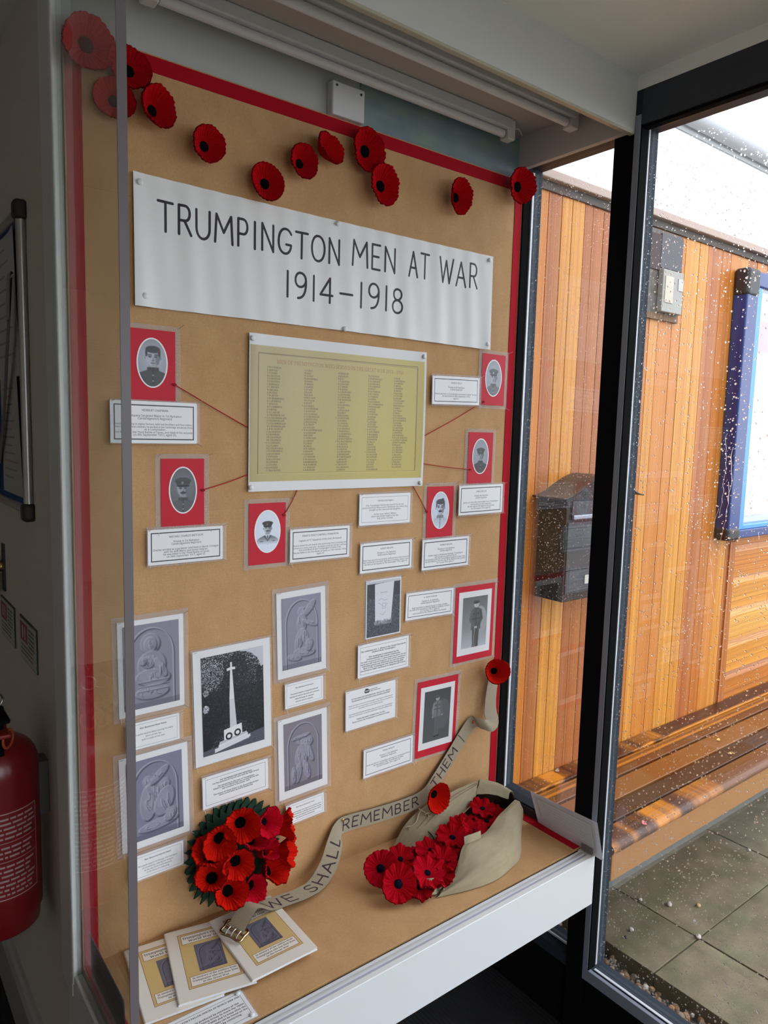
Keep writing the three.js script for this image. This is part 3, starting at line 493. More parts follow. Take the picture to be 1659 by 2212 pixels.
// monochrome portrait painter (prints on the cards)
function paintBust(x, w, h, o) {
  const g = (v) => { const k = Math.round(v * 255); return `rgb(${Math.round(k * 0.94)},${Math.round(k * 0.98)},${Math.min(255, Math.round(k * 1.05))})`; };
  const gr = x.createRadialGradient(w * 0.5, h * 0.4, 10, w * 0.5, h * 0.5, h * 0.62); gr.addColorStop(0, g(o.bg[0])); gr.addColorStop(1, g(o.bg[1])); x.fillStyle = gr; x.fillRect(0, 0, w, h);
  const cx = w * (0.5 + (o.dx ?? 0)), cy = h * (o.cy ?? 0.42), r = w * (o.r ?? 0.17), E = (a, b, c, d, f, rot = 0) => { x.fillStyle = f; x.beginPath(); x.ellipse(a, b, c, d, rot, 0, 7); x.fill(); };
  x.filter = 'blur(' + (o.blur ?? 2.5) + 'px)';
  // shoulders and tunic
  x.fillStyle = g(o.tunic); x.beginPath(); const sy = cy + r * 1.75; x.moveTo(cx - r * 0.75, sy); x.bezierCurveTo(cx - r * 1.6, sy + r * 0.4, cx - r * 2.5, sy + r * 0.5, cx - r * 2.9, sy + r * 1.7); x.lineTo(cx - r * 2.9, h); x.lineTo(cx + r * 2.9, h); x.lineTo(cx + r * 2.9, sy + r * 1.7); x.bezierCurveTo(cx + r * 2.5, sy + r * 0.5, cx + r * 1.6, sy + r * 0.4, cx + r * 0.75, sy); x.closePath();
  if (o.fade) { const fg = x.createLinearGradient(0, sy, 0, sy + r * 2.2); fg.addColorStop(0, g(o.tunic)); fg.addColorStop(1, g(o.bg[0])); x.fillStyle = fg; } x.fill();
  // neck, ears, head
  x.fillStyle = g(o.skin * 0.8); x.fillRect(cx - r * 0.55, cy + r * 0.7, r * 1.1, r * 1.15);
  E(cx - r * 0.98, cy + r * 0.1, r * 0.14, r * 0.28, g(o.skin * 0.75)); E(cx + r * 0.98, cy + r * 0.1, r * 0.14, r * 0.28, g(o.skin * 0.7));
  const hg = x.createLinearGradient(cx - r, 0, cx + r, 0); hg.addColorStop(0, g(o.skin)); hg.addColorStop(0.55, g(o.skin * 0.97)); hg.addColorStop(1, g(o.skin * 0.6)); E(cx, cy, r * 0.95, r * 1.32, hg);
  // collar, lapels, buttons
  x.strokeStyle = g(o.tunic * 0.55); x.lineWidth = r * 0.14;
  if (o.tie) { x.fillStyle = g(0.93); x.beginPath(); x.moveTo(cx - r * 0.6, sy - r * 0.25); x.lineTo(cx, sy + r * 0.9); x.lineTo(cx + r * 0.6, sy - r * 0.25); x.fill(); x.fillStyle = g(0.25); x.fillRect(cx - r * 0.12, sy - r * 0.05, r * 0.24, r * 0.9); x.beginPath(); x.moveTo(cx - r * 0.9, sy); x.lineTo(cx, sy + r * 1.3); x.lineTo(cx + r * 0.9, sy); x.stroke(); }
  else { x.fillStyle = g(o.tunic * 0.75); x.fillRect(cx - r * 0.78, sy - r * 0.35, r * 1.56, r * 0.5); x.beginPath(); x.moveTo(cx, sy - r * 0.3); x.lineTo(cx, h); x.stroke(); }
  for (let i = 0; i < 3; i++) E(cx, sy + r * (0.7 + i * 0.75), r * 0.1, r * 0.1, g(0.72)); E(cx - r * 1.5, sy + r * 1.4, r * 0.42, r * 0.07, g(o.tunic * 0.6)); E(cx + r * 1.5, sy + r * 1.4, r * 0.42, r * 0.07, g(o.tunic * 0.6));
  // face
  const dark = g(o.skin * 0.32), ex = r * 0.4, ey = cy + r * (o.ey ?? 0.0);
  for (const s of [-1, 1]) { E(cx + s * ex, ey - r * 0.06, r * 0.28, r * 0.19, g(o.skin * 0.68)); E(cx + s * ex, ey, r * 0.17, r * 0.09, dark); x.strokeStyle = dark; x.lineWidth = r * 0.11; x.beginPath(); x.moveTo(cx + s * r * 0.18, ey - r * 0.24); x.quadraticCurveTo(cx + s * r * 0.42, ey - r * 0.36, cx + s * r * 0.66, ey - r * 0.22); x.stroke(); }
  E(cx + r * 0.07, cy + r * 0.3, r * 0.1, r * 0.34, g(o.skin * 0.8)); E(cx, cy + r * 0.5, r * 0.2, r * 0.09, g(o.skin * 0.55)); E(cx, cy + r * 0.83, r * 0.32, r * 0.07, g(o.skin * 0.42)); E(cx, cy + r * 1.12, r * 0.22, r * 0.06, g(o.skin * 0.75)); E(cx + r * 0.6, cy + r * 0.55, r * 0.24, r * 0.5, g(o.skin * 0.66));
  if (o.moustache) E(cx, cy + r * 0.68, r * 0.46, r * 0.13, g(o.moustache));
  if (o.cap) {
    E(cx, cy - r * 1.18, r * 1.32, r * 0.5, g(o.cap)); x.fillStyle = g(o.cap * 0.8); x.beginPath(); x.moveTo(cx - r * 1.25, cy - r * 1.2); x.lineTo(cx - r * 0.98, cy - r * 0.5); x.lineTo(cx + r * 0.98, cy - r * 0.5); x.lineTo(cx + r * 1.25, cy - r * 1.2); x.fill();
    E(cx, cy - r * 0.42, r * 1.0, r * 0.22, g(o.cap * 0.4)); E(cx - r * 0.1, cy - r * 0.85, r * 0.2, r * 0.24, g(Math.min(1, o.cap * 1.9))); x.fillStyle = g(Math.min(1, o.cap * 1.5)); x.fillRect(cx - r, cy - r * 0.64, r * 2, r * 0.08);
  } else { E(cx, cy - r * 0.98, r * 0.98, r * 0.48, g(o.hair)); E(cx - r * 0.86, cy - r * 0.5, r * 0.16, r * 0.5, g(o.hair * 1.1)); E(cx + r * 0.86, cy - r * 0.5, r * 0.16, r * 0.5, g(o.hair)); if (o.quiff) E(cx + r * 0.35, cy - r * 1.3, r * 0.5, r * 0.25, g(o.hair), -0.3); }
  x.filter = 'none';
  for (let i = 0; i < 5000; i++) { x.globalAlpha = 0.06; x.fillStyle = rnd() < 0.5 ? '#fff' : '#000'; x.fillRect(rr(0, w), rr(0, h), 2, 2); } x.globalAlpha = 1;
}
function ovalGeo(rx, ry, d) { const s = new THREE.Shape(); s.absellipse(0, 0, rx, ry, 0, Math.PI * 2); const g = new THREE.ExtrudeGeometry(s, { depth: d, bevelEnabled: false, curveSegments: 36 }); uvm(g, 'x', 'y', 1); const uv = g.attributes.uv; for (let i = 0; i < uv.count; i++) uv.setXY(i, uv.getX(i) / (2 * rx) + 0.5, uv.getY(i) / (2 * ry) + 0.5); return g; }
function portrait(label, x, y, w, h, o) {
  const t = thing('portrait_card', label, 'portrait', [x, y, 0.001 + lift() * 0.6]); t.rotation.z = (o.rot ?? 0) * Math.PI / 180;
  part('laminate_sleeve', flat(w + 0.019, h + 0.016, 0.0004), mSleeve, t, [0, 0, -0.0003]);
  part('red_mount', flat(w, h), mRedCard, t, [0, 0, 0.0001]);
  const map = canvasTex(320, 512, (c, W, H) => { c.fillStyle = '#f4f6f8'; c.fillRect(0, 0, W, H); c.save(); c.beginPath(); c.ellipse(W / 2, H / 2, W / 2 - 14, H / 2 - 14, 0, 0, 7); c.clip(); paintBust(c, W, H, o); c.restore(); });
  part('oval_photograph', ovalGeo(o.rx ?? 0.026, o.ry ?? 0.0405, 0.0004), print(map), t, [o.ox ?? 0, 0.004, 0.0004]);
  randomPins(t, w + 0.014, h + 0.012);
}
portrait('red-mounted oval portrait of a bare-headed clean-shaven man in dark buttoned tunic', 0.1264, 1.015, 0.0826, 0.1153, { bg: [0.78, 0.55], skin: 0.78, tunic: 0.26, hair: 0.2, r: 0.24, cy: 0.38, dx: 0.02, blur: 3, ox: 0.002 });
portrait('red-mounted oval portrait of a moustached soldier in dark peaked cap, left of plaque print', 0.1797, 0.8035, 0.0773, 0.1164, { bg: [0.5, 0.32], skin: 0.66, tunic: 0.36, cap: 0.26, moustache: 0.12, r: 0.22, cy: 0.46, rx: 0.0252 });
portrait('red-mounted oval drawing-like portrait of an officer with tie and cap on white', 0.3435, 0.7212, 0.077, 0.1152, { bg: [0.96, 0.93], skin: 0.8, tunic: 0.4, cap: 0.22, moustache: 0.25, tie: 1, fade: 1, r: 0.155, cy: 0.42, rx: 0.0275 });
portrait('red-mounted oval portrait of a bare-headed moustached man with swept hair', 0.7759, 0.7407, 0.0785, 0.1149, { bg: [0.93, 0.82], skin: 0.86, tunic: 0.78, hair: 0.3, moustache: 0.22, quiff: 1, fade: 1, r: 0.24, cy: 0.42, rx: 0.0268, ry: 0.042 });
portrait('red-mounted oval portrait of a capped soldier in very dark tunic, right of plaque print', 0.8949, 0.8607, 0.079, 0.1183, { bg: [0.66, 0.55], skin: 0.62, tunic: 0.16, cap: 0.2, r: 0.19, cy: 0.46, rx: 0.0265, ry: 0.041 });
portrait('red-mounted oval portrait of a pale faint soldier in cap, under the banner corner', 0.9264, 1.0407, 0.0762, 0.116, { bg: [0.7, 0.6], skin: 0.72, tunic: 0.42, cap: 0.36, r: 0.21, cy: 0.47, rx: 0.027, ry: 0.042 });

caption('black-bordered caption under the portrait of the bare-headed clean-shaven man', 0.1297, 0.9218, 0.1456, 0.0684, ['HERBERT CHAPMAN', '', 'Company Sergeant Major in 1st Battalion', 'Cambridgeshire Regiment', '', 'Herbert grew up in Alpha Terrace, with two brothers and four sisters.', 'Married with three children, he worked at the Cambridge University Press', 'as a compositor.', 'He fought in the Third Battle of Ypres, and died of his wounds', 'on 4th September 1917, aged 35.'], { z: 0.0028, sleeve: 0.0022 });
caption('black-bordered caption under the portrait of the moustached soldier left of the plaque print', 0.1842, 0.712, 0.1357, 0.0603, ['MICHAEL CHARLES METCALFE', '', 'Private in 1st Battalion', 'Cambridgeshire Regiment', '', 'Charles worked as a gardener and lived in North Cottages', 'with his wife Mercy and three children.', 'He was killed in the Third Battle of Ypres', 'on 26th September 1917, aged 32.'], { z: 0.0028 });
caption('black-bordered caption right of the white-background portrait of the officer with tie', 0.4595, 0.6939, 0.1379, 0.0639, ['FRANCIS PERCY CAMPBELL PEMBERTON', '', 'Captain of "C" Squadron of the 2nd Life Guards', '', 'Francis joined the Life Guards after graduating from Cambridge and', 'served as a cavalry instructor. He played cricket for the MCC and was', 'vice president of the Trumpington Cricket Club.', 'He was killed in the First Battle of Ypres on 19th October 1914,', 'aged 29.'], { z: 0.0026 });
caption('thin-bordered caption on a family, just below the plaque print', 0.619, 0.7552, 0.1342, 0.064, ['THE WILSON FAMILY', '', '(This Trumpington family was hard hit by the war.', 'Joseph and Emma Wilson lived in Whitelocks Yard where they', 'brought up four sons and two daughters.', '', 'All four sons, Robert, William,', 'Albert and Arthur fought in the war.', 'Only Arthur survived.'], { border: 2 });
caption('black-bordered caption in the middle of the board above the gravestone photograph', 0.6252, 0.6545, 0.1373, 0.0623, ['ALBERT WILSON', '', 'Private in 11th Battalion', 'Bedfordshire Regiment', '', 'Albert was injured in an accident, suffered from shell shock and', 'was transferred to the 665th Agricultural Company, Labour Corps.', 'He died of his injuries on 4th November 1918, aged 25.', ''], {});
caption('black-bordered caption under the portrait of the moustached man with swept hair', 0.7935, 0.6476, 0.1412, 0.0674, ['ROBERT WILSON', '', 'Private in 11th Battalion', 'Suffolk Regiment', '', 'Robert lived in Whitelocks Building, Trumpington', 'and worked as a general carter.', 'He played cricket for Trumpington Institute Cricket Club.', 'He was killed on the first day of the Battle of the Somme', 'on 1st July 1916, aged 21.'], { z: 0.0028 });
caption('black-bordered caption under the portrait of the soldier in very dark tunic', 0.8974, 0.7651, 0.1414, 0.0674, ['JAMES WILSON', '', 'Private, 8th Battalion', 'Suffolk Regiment', '', 'James, an only child, lived in Bath Yard, Trumpington', 'and worked as a farm labourer.', 'He was killed in the Battle of the Somme', 'on 29th August 1916, aged 20.'], { z: 0.0034, rot: 0.5 });
caption('black-bordered caption left of the pale faint soldier portrait, under the banner', 0.8063, 1.0097, 0.1413, 0.0608, ['HAROLD KELLY', '', 'Private in 8th Battalion', 'Suffolk Regiment', '', 'Harold was born in Trumpington and lived in Alpha Terrace.', 'He was killed on 28th September 1916,', 'aged 21.'], { rot: 1.2, z: 0.0026, border: 6 });
caption('black-bordered caption right of the gravestone photograph', 0.7543, 0.5343, 0.1404, 0.0606, ['A. HUGH CHAPLIN', '', 'Captain in 1st Battalion', 'Cambridgeshire Regiment', '', 'Hugh worked as a deputy bursar in King\'s Parade.', 'He died of his wounds in Lady Ridley\'s Hospital, London', 'on 21st May 1917, aged 41', 'and is buried in the Shelford Road Churchyard.'], { border: 5, rot: -1 });
caption('thin-bordered tombstone caption directly below the gravestone photograph', 0.6253, 0.4357, 0.1369, 0.0705, ['The tombstone of A. C. Wilson in the Closed Churchyard,', 'Shelford Road, Trumpington.', '', 'This tombstone is maintained by the', 'Commonwealth War Graves Commission.', 'The CWGC ensures that the 1.7 million people who died in the two', 'world wars will never be forgotten. They care for cemeteries,', 'individual graves and memorials all over the world.', 'Most of the Trumpington men killed during WWI', 'are buried in CWGC cemeteries in Belgium and France.'], { border: 2, bold: true, rot: 0.8, z: 0.0026 });
caption('unbordered information request sheet with a small black emblem on top', 0.5946, 0.3338, 0.132, 0.0849, ['', '', '*DO YOU HAVE ANY INFORMATION, PHOTOS ETC. ABOUT', '*TRUMPINGTON PEOPLE OR PLACES DURING WARTIME?', '', 'Details of many of the men of Trumpington who fought in WWI and part', 'those who died are being added to the Imperial War Museum\'s website by', 'members of the Local History Group.', '', 'Visit www.livesofthefirstworldwar.org and search for Trumpington', 'Click on \'Community\' to see the information we have added so far.', '', '*THERE ARE MANY STORIES STILL TO TELL', '*Please contact the Trumpington Local History Group', ''], { border: 0, rot: 1.1, size: 19, top: 0.02, bottom: 0.02, extra: (x) => { x.fillStyle = '#111'; x.beginPath(); x.roundRect(235, 26, 62, 36, 10); x.fill(); x.fillRect(244, 16, 34, 14); x.fillStyle = '#eee'; x.fillRect(246, 34, 9, 16); x.fillRect(262, 34, 9, 16); x.fillRect(278, 34, 9, 16); x.fillStyle = '#111'; x.textAlign = 'left'; x.font = 'bold 15px sans-serif'; x.fillText('LIVES OF THE', 306, 38); x.fillText('FIRST WORLD WAR', 306, 56); } });
caption('black-bordered caption left of the standing soldier photograph nearest the strap', 0.6462, 0.205, 0.1366, 0.0637, ['FRANK MYNOTT', '', 'Private in 12th Battalion', 'Middlesex Regiment', '', 'Frank was born in Trumpington and lived on Trumpington Road.', 'He was killed in the Third Battle of Ypres', 'on 23rd October 1917, aged 19.', ''], { border: 5, rot: 0.4 });
caption('thin-bordered caption under the upper left carved panel photograph', 0.122, 0.3894, 0.0932, 0.0478, ['*War Memorial West Panel', '', 'This panel depicts Mary nursing the baby', 'Jesus on her lap', 'with a cradle at her feet.', ''], { border: 2, size: 26, rot: 0.8, z: 0.0026 });
caption('thin-bordered caption under the lower left carved panel photograph', 0.1277, 0.1496, 0.0939, 0.0458, ['*War Memorial North Panel', '', 'This panel depicts St George, the champion', 'of Christianity, slaying the dragon.', 'In the sky God\'s hand appears', 'in the form of a blessing.'], { border: 2, size: 25, rot: 1.1, z: 0.0026 });
caption('thin-bordered caption beneath the tall stone cross photograph', 0.2787, 0.2506, 0.1343, 0.0616, ['*THE TRUMPINGTON WAR MEMORIAL', '(on the junction of Church Lane and the High Street)', '', 'The memorial to the men of Trumpington', 'killed in the First World War was carved by Eric Gill', 'and unveiled in December 1921.', '', 'The names of those killed in the Second World War', 'were carved later by David Kindersley.', '', ''], { border: 2, bold: true, size: 18, rot: 1.4, z: 0.0022 });
caption('thin-bordered caption under the upper carved panel photograph in mid board', 0.4276, 0.3971, 0.088, 0.0497, ['War Memorial East Panel', '', 'This panel depicts a winged St Michael', 'slaying the devil in the form of a monster', 'with the body of a woman', 'and the tail of a serpent.'], { border: 2, bold: true, size: 25, rot: 1.6, z: 0.0026 });
caption('thin-bordered caption under the lower carved panel photograph in mid board', 0.4334, 0.1499, 0.0895, 0.0426, ['War Memorial South Panel', '', 'This panel depicts the figure of a soldier, worn', 'out and burdened, walking towards the setting', 'sun. Broken and splintered tree stumps show', 'the havoc of the battlefield.'], { border: 2, bold: true, size: 24, rot: 2, z: 0.0026 });

// carved stone panel prints: generic relief drawn as lit and shaded strokes
function paintRelief(x, w, h, n) {
  x.fillStyle = ['#8d8a9c', '#84849a', '#8f8ea2', '#85808c'][n]; x.fillRect(0, 0, w, h);
  const st = (p, lw, dx) => { x.lineCap = 'round'; x.filter = lw > 20 ? 'blur(7px)' : 'blur(2px)'; for (const [c, d, a] of [['#24222e', 5, 0.8], ['#d2d0dc', -4, 0.75], ['#918fa2', 0, 0.9]]) { x.save(); x.translate(d, d); x.strokeStyle = c; x.globalAlpha = a; x.lineWidth = lw; x.stroke(p); x.restore(); } x.filter = 'none'; x.globalAlpha = 1; };
  const P = (d) => { const p = new Path2D(); p.addPath(new Path2D(d), new DOMMatrix([w / 100, 0, 0, h / 150, 0, 0])); return p; };
  st(P('M10 148V60C10 -8 90 -8 90 60V148'), 7); x.globalAlpha = 0.25; x.fillStyle = '#2c2a38'; x.fillRect(0, h * 0.93, w, h * 0.07); x.globalAlpha = 1;
  const bodies = [
    [[48, 36, 17, 18, 0], [48, 38, 11, 13, 0], [50, 76, 25, 26, 0], [42, 70, 12, 9, 0.5], [34, 66, 7, 7, 0], [52, 98, 31, 15, 0.1], [66, 82, 7, 20, -0.5], [50, 124, 30, 12, 0]],
    [[38, 44, 9, 11, 0], [38, 82, 15, 34, 0.1], [52, 66, 7, 22, -0.9], [67, 56, 9, 11, 0.2], [66, 88, 16, 28, 0.4], [58, 36, 22, 7, -0.7], [54, 128, 36, 9, -0.1], [76, 116, 9, 14, 0.6]],
    [[50, 34, 9, 10, 0], [70, 28, 21, 7, -0.8], [50, 58, 12, 20, 0.1], [70, 60, 20, 4, 0.4], [43, 92, 9, 24, 0.3], [58, 88, 8, 20, -0.3], [56, 120, 27, 9, 0.1], [68, 106, 9, 13, 0.3], [30, 128, 18, 6, 0.2]],
    [[42, 46, 10, 9, 0], [60, 52, 15, 12, 0.2], [45, 82, 16, 28, 0.15], [66, 78, 7, 24, -0.4], [36, 118, 8, 22, 0.2], [58, 116, 8, 22, -0.25], [44, 38, 24, 3, -0.1], [24, 120, 6, 18, 0]]][n];
  for (const [cx, cy, rx, ry, rot] of bodies) {
    const e = (dx, dy, k, c, al) => { x.globalAlpha = al; x.fillStyle = c; x.beginPath(); x.ellipse(cx * w / 100 + dx, cy * h / 150 + dy, rx * w / 100 * k, ry * h / 150 * k, rot, 0, 7); x.fill(); };
    x.filter = 'blur(4px)'; e(6, 7, 1.02, '#2a2836', 0.75); e(-4, -4, 1, '#c9c7d4', 0.7); e(0, 0, 0.97, '#8f8da0', 0.95); e(-0.2 * rx * w / 100, -0.2 * ry * h / 150, 0.6, '#a5a3b4', 0.5); x.filter = 'none'; x.globalAlpha = 1;
    for (let i = 0; i < 5; i++) { const q = rr(-0.6, 0.6) * rx, t = rr(-0.7, 0.1) * ry; st(P(`M${cx + q} ${cy + t}q${rr(-0.3, 0.3) * rx} ${ry * 0.4} ${rr(-0.2, 0.4) * rx} ${ry * rr(0.4, 0.8)}`), rr(1.5, 3.5)); }
  }
  if (n === 0) for (const y of [104, 112, 120]) st(P(`M24 ${y}H80`), 3);
  for (let i = 0; i < 9000; i++) { x.globalAlpha = 0.1; x.fillStyle = rnd() < 0.5 ? '#d8d6e2' : '#2c2a36'; x.fillRect(rr(0, w), rr(0, h), rr(1, 3), rr(1, 3)); } x.globalAlpha = 1;
}
const reliefTex = [0, 1, 2, 3].map((n) => canvasTex(384, 576, (x, w, h) => paintRelief(x, w, h, n)));
function photoSheet(label, x, y, w, h, rot, map, iw, ih, iy = 0.002, o = {}) {
  const t = thing('photo_sheet', label, 'photograph', [x, y, 0.0012 + lift() * 0.6]); t.rotation.z = rot * Math.PI / 180;
  part('laminate_sleeve', flat(w + (o.sw ?? 0.018), h + (o.sh ?? 0.016), 0.0004), mSleeve, t, [0, 0.001, -0.0004]);
  if (o.mount) part('red_mount', flat(w, h), mRedCard, t, [0, 0, 0]);
  part('white_paper', o.mount ? flat(o.mount[0], o.mount[1]) : flat(w, h), mPaper, t, [0, o.mount ? 0.001 : 0, o.mount ? 0.0004 : 0]);
  part('photographic_print', flat(iw, ih, 0.0003), print(map), t, [0, iy, 0.0007]);
  randomPins(t, w, h); return t;
}
photoSheet('white sheet with a grey carved panel photo of a round-headed relief, upper left', 0.1222, 0.5073, 0.1144, 0.1664, 0.6, reliefTex[0], 0.097, 0.147, 0.001);
photoSheet('white sheet with a grey carved panel photo of two figures, lower left', 0.1261, 0.2681, 0.1213, 0.1711, 1.4, reliefTex[1], 0.099, 0.147, 0.001);
photoSheet('white sheet with a grey carved panel photo of a winged curling figure, upper middle', 0.4208, 0.5202, 0.1108, 0.1713, 1.9, reliefTex[2], 0.089, 0.143, 0.002);
photoSheet('white sheet with a grainy worn carved panel photo, lower middle', 0.4281, 0.2683, 0.1136, 0.1671, 1.9, reliefTex[3], 0.088, 0.14, 0.003);
// stone cross before dark trees
photoSheet('largest white sheet, black and white photograph of a tall stone cross before trees', 0.2748, 0.4111, 0.1546, 0.2168, 1.6, canvasTex(512, 768, (x, w, h) => {
  x.fillStyle = '#c9ced8'; x.fillRect(0, 0, w, h);
  const blob = (cx, cy, r, n, c) => { for (let i = 0; i < n; i++) { const a = rr(0, 6.3), q = r * Math.sqrt(rnd()); x.fillStyle = c[Math.floor(rr(0, c.length))]; x.globalAlpha = 0.8; x.fillRect(cx + q * Math.cos(a), cy + q * Math.sin(a) * 1.1, rr(2, 9), rr(2, 9)); } x.globalAlpha = 1; };
  const dk = ['#14151c', '#20222c', '#2c2f3a', '#0d0e14', '#3c404c'];
  x.fillStyle = '#191b23'; x.fillRect(0, h * 0.36, w, h * 0.64); blob(w * 0.3, h * 0.2, w * 0.42, 9000, dk); blob(w * 0.62, h * 0.26, w * 0.34, 6000, dk); blob(w * 0.5, h * 0.5, w * 0.6, 9000, dk); blob(w * 1.0, h * 0.3, w * 0.14, 1200, dk); blob(w * 0.05, h * 0.52, 26, 140, ['#aab0bd', '#dde1e8']); blob(w * 0.06, h * 0.36, 22, 80, ['#aab0bd']); blob(w * 0.15, h * 0.18, w * 0.2, 500, ['#9aa0ad', '#b8bdc8']);
  x.fillStyle = '#555a66'; x.beginPath(); x.moveTo(0, h * 0.95); x.lineTo(w, h * 0.86); x.lineTo(w, h); x.lineTo(0, h); x.fill(); blob(w * 0.5, h * 1.0, w * 0.4, 1500, ['#3a3e48', '#6a707c', '#4c505c']);
  const poly = (c, p) => { x.fillStyle = c; x.beginPath(); p.forEach(([a, b], i) => (i ? x.lineTo(a * w, b * h) : x.moveTo(a * w, b * h))); x.fill(); };
  poly('#e4e7ec', [[0.455, 0.1], [0.485, 0.1], [0.485, 0.15], [0.535, 0.155], [0.535, 0.18], [0.485, 0.178], [0.51, 0.48], [0.43, 0.48], [0.452, 0.178], [0.4, 0.185], [0.4, 0.158], [0.455, 0.15]]);
  poly('#d3d7df', [[0.43, 0.48], [0.51, 0.48], [0.54, 0.76], [0.43, 0.77]]); poly('#eceef2', [[0.33, 0.78], [0.62, 0.75], [0.63, 0.87], [0.33, 0.9]]); poly('#c2c7d0', [[0.26, 0.89], [0.7, 0.85], [0.74, 0.93], [0.22, 0.985]]); poly('#dfe2e8', [[0.18, 0.95], [0.76, 0.89], [0.76, 0.92], [0.18, 0.99]]); poly('#e6e9ee', [[0.24, 0.92], [0.72, 0.87], [0.72, 0.89], [0.24, 0.945]]);
  x.strokeStyle = '#262a33'; x.lineWidth = 13; for (const a of [0.41, 0.55]) { x.beginPath(); x.arc(a * w, 0.855 * h - (a - 0.41) * 90, 22, 0, 7); x.stroke(); }
}), 0.1245, 0.187, 0.0015, { sw: 0.007, sh: 0.006 });
// gravestone
photoSheet('black and white photograph of a pale upright gravestone in grass', 0.6237, 0.5426, 0.0943, 0.1251, 0.7, canvasTex(384, 512, (x, w, h) => {
  x.fillStyle = '#3c414c'; x.fillRect(0, 0, w, h); x.fillStyle = '#c6ccd4'; x.fillRect(0, 0, w, h * 0.06); for (let i = 0; i < 9000; i++) { const y = rr(0.05, 1) * h; x.globalAlpha = 0.6; x.fillStyle = y < h * 0.3 ? ['#1d2129', '#2b3039', '#454b57'][i % 3] : ['#4a505c', '#737a87', '#30353f', '#8e95a1'][i % 4]; x.fillRect(rr(0, w), y, rr(1, 5), rr(2, 9)); }
  x.globalAlpha = 1; x.fillStyle = '#dde2e8'; x.beginPath(); x.moveTo(w * 0.24, h * 0.07); x.lineTo(w * 0.8, h * 0.05); x.lineTo(w * 0.72, h * 0.74); x.lineTo(w * 0.26, h * 0.76); x.fill(); x.strokeStyle = '#a9b0bb'; x.lineWidth = 4; x.stroke(new Path2D('M130 190L165 170L200 190L230 185M130 205L165 225L200 250L235 220M150 300L180 320L215 295')); x.font = 'bold 16px serif'; x.fillStyle = '#9aa1ac'; x.textAlign = 'center'; x.fillText('WILSON', w * 0.5, h * 0.24); x.strokeRect(w * 0.46, h * 0.42, 40, 46);
  for (let i = 0; i < 500; i++) { x.strokeStyle = ['#c6ccd4', '#8e95a1', '#3c414c'][i % 3]; x.lineWidth = 1.5; const a = rr(0.24, 0.74) * w, b = rr(0.74, 0.8) * h; x.beginPath(); x.moveTo(a, b); x.lineTo(a + rr(-6, 6), b - rr(8, 26)); x.stroke(); }
  x.strokeStyle = '#eef1f4'; x.lineWidth = 9; x.strokeRect(3, 3, w - 6, h - 6);
}), 0.0925, 0.1233, 0, { sw: 0.006, sh: 0.006 });
